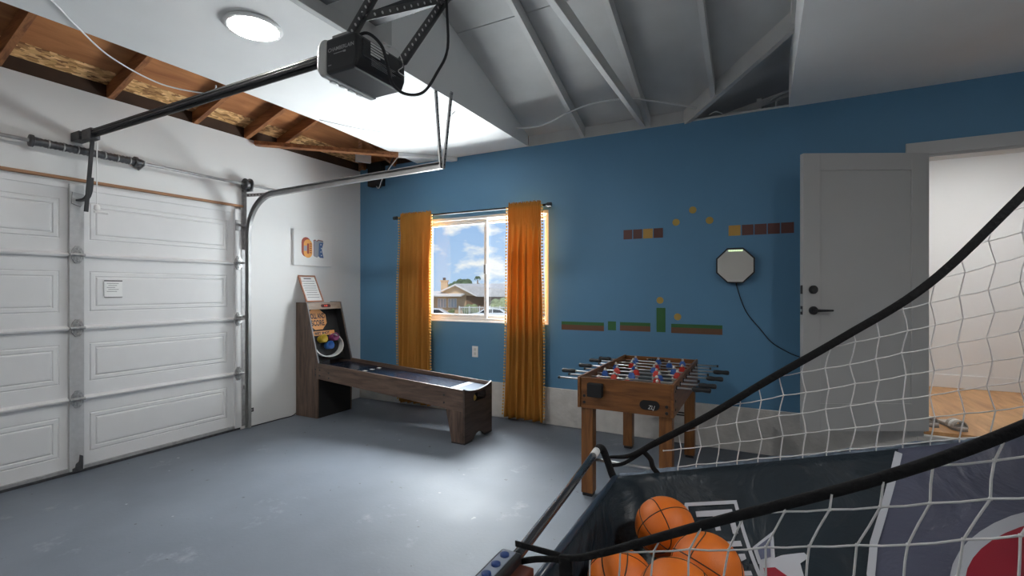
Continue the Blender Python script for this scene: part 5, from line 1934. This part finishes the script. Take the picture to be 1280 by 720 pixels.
def slipper(cx, cy, rz, label):
    t = thing('slipper', label, 'slipper', (cx, cy, OZ0), 'slippers in the hall')
    R = Matrix.Rotation(rz, 3, 'Z')
    outline = [(-0.13, -0.03), (-0.11, -0.043), (0.0, -0.038), (0.08, -0.050), (0.125, -0.030), (0.135, 0.0), (0.125, 0.030), (0.08, 0.048), (0.0, 0.038), (-0.11, 0.040), (-0.13, 0.03)]

    def L(x, y, z):
        v = R @ Vector((x, y, z))
        return (cx + v.x, cy + v.y, OZ0 + v.z)
    for z0, z1, nm, m in ((0.0, 0.016, 'sole', SLD), (0.016, 0.028, 'footbed', SLG)):
        n = len(outline)
        v_ = [L(x, y, z0) for x, y in outline] + [L(x * 0.985, y * 0.96, z1) for x, y in outline]
        MB().add(v_, [tuple(range(n)), tuple(range(2 * n - 1, n - 1, -1))] + [(i, (i + 1) % n, n + (i + 1) % n, n + i) for i in range(n)]).out(nm, m, t)
    for q in range(3):
        v_, f_ = [], []
        xa, xb = -0.005 + 0.034 * q, 0.026 + 0.034 * q
        for k in range(9):
            a = PI * k / 8
            for x in (xa, xb):
                for rr in (1.0, 0.86):
                    v_.append(L(x, 0.05 * rr * math.cos(a), 0.018 + 0.055 * rr * math.sin(a)))
        for k in range(8):
            o = k * 4
            f_ += [(o, o + 2, o + 6, o + 4), (o + 1, o + 5, o + 7, o + 3), (o, o + 4, o + 5, o + 1), (o + 2, o + 3, o + 7, o + 6)]
        f_ += [(0, 1, 3, 2), (32, 34, 35, 33)]
        MB().add(v_, f_).out('strap', PAPER if q == 1 else SLG, t, smooth=False)


slipper(1.300, 4.84, -1.35, 'grey slipper with striped straps in full view on the hall floor')
slipper(1.135, 4.88, -1.25, 'grey slipper half hidden behind the open door edge')

# ================================================================== outside: neighbour house, fence, cars, trees
cF = Vector((-math.sin(TH), math.cos(TH), 0))
cR = Vector((math.cos(TH), math.sin(TH), 0))
GZ = -2.0
GRASS = mat('asphalt_street', (0.30, 0.30, 0.29), 0.9, var=0.1)
struct(MB().slab([(-120, YB + 1.5), (60, YB + 1.5), (60, 160), (-120, 160)], lambda x, y: GZ, -0.3).out('ground_outside', GRASS), 'street and ground outside the window')


def O(r, f, z):           # street axes: r along the street, f away from the garage
    p = cR * r + cF * f
    return (p.x, p.y, z)


def obx(m, r0, r1, f0, f1, z0, z1):
    vs_ = [O(r, f, z) for r in (r0, r1) for f in (f0, f1) for z in (z0, z1)]
    return m.add(vs_, [(0, 1, 3, 2), (4, 6, 7, 5), (0, 4, 5, 1), (2, 3, 7, 6), (0, 2, 6, 4), (1, 5, 7, 3)])


def oprism(m, poly, f0, f1):
    n = len(poly)
    v_ = [O(r, f0, z) for r, z in poly] + [O(r, f1, z) for r, z in poly]
    return m.add(v_, [tuple(range(n)), tuple(range(2 * n - 1, n - 1, -1))] + [(i, (i + 1) % n, n + (i + 1) % n, n + i) for i in range(n)])


STUCCO = mat('house_stucco', (0.62, 0.44, 0.28), 0.9, var=0.04)
SHING = mat('roof_shingle', (0.52, 0.49, 0.48), 0.9, var=0.1, vscale=3)
EAVE = mat('eave_white', (0.75, 0.70, 0.66), 0.7)
DFAR = 58.0
k58 = DFAR / 598.0


def U(u):
    return (u - 640) * k58


def V(v):
    return 1.4 + (362 - v) * k58


ho = thing('neighbour_house', 'tan stucco house with gabled roof and chimney across the street', 'house', O(U(575), DFAR, GZ))
m = MB()
obx(m, U(520), U(640), DFAR, DFAR + 9, GZ, V(368))
m.out('wall', STUCCO, ho)
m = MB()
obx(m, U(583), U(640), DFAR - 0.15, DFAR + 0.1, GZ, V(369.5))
m.out('porch_shadow_wall', mat('porch_shade_brown', (0.26, 0.16, 0.10), 0.9), ho)  # dark slab: the porch shadow is put into its brown colour
m = MB()
oprism(m, [(U(551), V(364)), (U(570), V(355)), (U(598), V(370)), (U(596), V(370.5)), (U(570), V(357)), (U(553), V(364.8))], DFAR - 1.2, DFAR + 8)
m.out('gable_roof', EAVE, ho)
m = MB()
oprism(m, [(U(553), V(364.5)), (U(570), V(356.5)), (U(596), V(370)), (U(560), V(368))], DFAR - 0.6, DFAR)
m.out('gable_wall', STUCCO, ho)
m = MB()
v_ = [O(U(570), DFAR - 1.0, V(354.8)), O(U(700), DFAR + 6, V(353.2)), O(U(700), DFAR - 1.2, V(370)), O(U(598), DFAR - 1.2, V(369.5))]
v_ += [(x, y, z - 0.12) for x, y, z in v_]
m.add(v_, [(0, 1, 2, 3), (7, 6, 5, 4), (0, 4, 5, 1), (1, 5, 6, 2), (2, 6, 7, 3), (3, 7, 4, 0)])
m.out('main_roof', SHING, ho)
m = MB()
v_ = [O(U(520), DFAR + 0.5, V(363.6)), O(U(586), DFAR + 0.5, V(364.2)), O(U(578), DFAR - 1.6, V(368.8)), O(U(520), DFAR - 1.6, V(368.8))]
v_ += [(x, y, z - 0.15) for x, y, z in v_]
m.add(v_, [(0, 1, 2, 3), (7, 6, 5, 4), (0, 4, 5, 1), (1, 5, 6, 2), (2, 6, 7, 3), (3, 7, 4, 0)])
m.out('porch_roof', EAVE, ho)
m = MB()
obx(m, U(549.5), U(557.5), DFAR + 1, DFAR + 2, V(366), V(350.2))
obx(m, U(548.8), U(558.2), DFAR + 0.9, DFAR + 2.1, V(351.6), V(350.0))
ch = m.out('chimney', STUCCO, ho)
m = MB()
obx(m, U(551.8), U(554.8), DFAR + 1.2, DFAR + 1.8, V(350), V(346.8))
m.out('chimney_cap', STEELD, ch)
for a, b in ((547, 558), (560, 571)):
    m = MB()
    obx(m, U(a), U(b), DFAR - 0.06, DFAR + 0.05, V(384.5), V(373))
    wo = m.out('window', EAVE, ho)
    for q in range(3):
        m = MB()
        w_ = (U(b) - U(a)) / 3
        obx(m, U(a) + w_ * q + 0.06, U(a) + w_ * (q + 1) - 0.06, DFAR - 0.09, DFAR - 0.05, V(383.8), V(373.8))
        m.out('pane', mat('far_pane', (0.48, 0.50, 0.54), 0.2), wo)
GREENB = mat('hedge_green', (0.25, 0.28, 0.13), 0.9, var=0.4, vscale=1.5)
GREEND = mat('tree_green', (0.11, 0.15, 0.08), 0.9, var=0.4, vscale=1.2)


def bush(name, r, f, z, rx, rz, mt, label, cat, seed, grp):
    rnd = random.Random(seed)
    m = MB()
    for q in range(16):
        a, b = rnd.uniform(0, 2 * PI), rnd.uniform(0, 1)
        p = O(r + rx * 0.7 * math.cos(a) * b, f + rx * 0.4 * math.sin(a), z + rz * rnd.uniform(0.2, 0.8))
        m.sphere(p, rnd.uniform(0.25, 0.45) * min(rx, rz), 8, 6, (1, 1, 1.05))
    t = thing(name, label, cat, O(r, f, GZ), grp)
    cr = m.out('foliage', mt, t)
    if z > GZ + 0.3:
        MB().cyl(O(r, f, GZ), O(r, f, z + rz * 0.5), 0.12, 8).out('trunk', TRIMW, t)
    return t


bush('garden_hedge', U(590), 55.5, GZ, 1.3, 1.7, GREENB, 'yellow-green shrub beside the porch of the tan house', 'shrub', 1, 'garden shrubs across the street')
bush('garden_hedge', U(566), 56.5, GZ, 0.7, 1.3, GREENB, 'small shrub under the window of the tan house', 'shrub', 9, 'garden shrubs across the street')
bush('garden_hedge', U(625), 55.5, GZ, 2.0, 2.2, GREENB, 'wide shrub seen through the hazy right window pane', 'shrub', 4, 'garden shrubs across the street')
bush('street_tree', U(564), 72, 0.6, 1.7, 2.6, GREEND, 'dark green tree right of the chimney behind the tan house', 'tree', 2, 'trees behind the house')
bush('street_tree', U(540), 76, 0.5, 1.4, 1.8, GREEND, 'dark green tree left of the chimney behind the tan house', 'tree', 3, 'trees behind the house')
bush('street_tree', U(582), 78, 1.0, 1.8, 1.2, GREEND, 'low distant tree over the ridge of the tan house', 'tree', 5, 'trees behind the house')
pmr, pmf = U(597) * 1.2, DFAR * 1.2
pt_ = thing('palm_tree', 'distant palm tree above the roof beside the window mullion', 'palm', O(pmr, pmf, GZ))
MB().cyl(O(pmr, pmf, GZ), O(pmr, pmf, V(352) + 0.4), 0.08, 8).out('trunk', TRIMW, pt_)
pm_ = MB()
for q in range(14):
    a = 2 * PI * q / 14
    L_ = 0.5
    b0 = Vector(O(pmr, pmf, V(350) + 0.5))
    dirv = cR * math.cos(a) + cF * math.sin(a)
    pm_.tube([b0, b0 + dirv * L_ * 0.5 + Vector((0, 0, 0.22)), b0 + dirv * L_ + Vector((0, 0, -0.1 - 0.12 * (q % 3)))], [0.06, 0.08, 0.02], 5)
pm_.out('fronds', GREEND, pt_)
fe = thing('garden_fence', 'white picket fence in front of the tan house', 'fence', O(U(600), 54, GZ))
FEN = mat('fence_white', (0.72, 0.72, 0.70), 0.6)
for q in range(9):
    r_ = U(574) * 54 / 58 + q * 1.15
    m = MB()
    obx(m, r_ - 0.05, r_ + 0.05, 53.95, 54.05, GZ, GZ + 1.55)
    m.out('post', FEN, fe)
for q in range(64):
    r_ = U(574) * 54 / 58 + q * 0.145
    m = MB()
    obx(m, r_ - 0.015, r_ + 0.015, 53.98, 54.02, GZ, GZ + 1.35)
    m.out('picket', FEN, fe)
m = MB()
r0_, r1_ = U(574) * 54 / 58, U(574) * 54 / 58 + 9.2
obx(m, r0_, r1_, 53.97, 54.03, GZ + 1.36, GZ + 1.44)
m.out('rail', FEN, fe)


def car(rc, f, paint, label, flip=1):
    t = thing('parked_car', label, 'car', O(rc, f, GZ), 'cars parked across the street')
    body = [(-2.2, 0.35), (-2.25, 0.70), (-1.95, 0.92), (-1.2, 0.98), (1.0, 0.98), (1.9, 0.86), (2.2, 0.65), (2.2, 0.35)]
    cab = [(-1.85, 0.95), (-1.25, 1.36), (-0.3, 1.46), (0.5, 1.40), (1.25, 0.96)]
    m = MB()
    oprism(m, [(rc + flip * a, GZ + b) for a, b in body], f - 0.85, f + 0.85)
    m.out('body', paint, t)
    m = MB()
    oprism(m, [(rc + flip * a, GZ + b) for a, b in cab], f - 0.72, f + 0.72)
    cbn_ = m.out('cabin', paint, t)
    dkg = mat('car_glass', (0.03, 0.035, 0.04), 0.15)
    for poly in ([(-1.55, 0.99), (-1.15, 1.28), (-0.42, 1.36), (-0.42, 0.99)], [(-0.32, 0.99), (-0.32, 1.36), (0.42, 1.32), (0.98, 0.99)]):
        m = MB()
        oprism(m, [(rc + flip * a, GZ + b) for a, b in poly], f - 0.74, f - 0.71)
        m.out('side_window', dkg, cbn_)
    for a in (-1.35, 1.4):
        for ff in (f - 0.88, f + 0.70):
            c0 = O(rc + flip * a, ff, GZ + 0.33)
            c1 = O(rc + flip * a, ff + 0.18, GZ + 0.33)
            MB().cyl(c0, c1, 0.33, 16).out('wheel', BLACKM, t)
    m = MB()
    obx(m, *sorted((rc + flip * 1.75, rc + flip * 2.22)), f - 0.87, f - 0.6, GZ + 0.62, GZ + 0.80)
    m.out('lamp', dkg, t)


CARW = mat('car_white', (0.80, 0.80, 0.80), 0.3, coat=0.5)
car(U(551) * 50 / 58 - 0.5, 50.0, CARW, 'white car parked left, under the house window')
car(U(604) * 50 / 58 + 0.6, 50.5, CARW, 'white car parked right, before the picket fence', -1)

# far view: second house roof seen through the right pane
h2 = thing('far_house', 'pale roofed house seen through the hazy right pane', 'house', O(U(660), DFAR + 14, GZ))
m = MB()
obx(m, U(615) * 1.2, U(720) * 1.2, DFAR + 14, DFAR + 20, GZ, 1.0)
m.out('wall', STUCCO, h2)
m = MB()
oprism(m, [(U(612) * 1.2, 1.0), (U(635) * 1.2, 2.4), (U(700) * 1.2, 2.4), (U(723) * 1.2, 1.0)], DFAR + 13.5, DFAR + 20.5)
m.out('roof', SHING, h2)
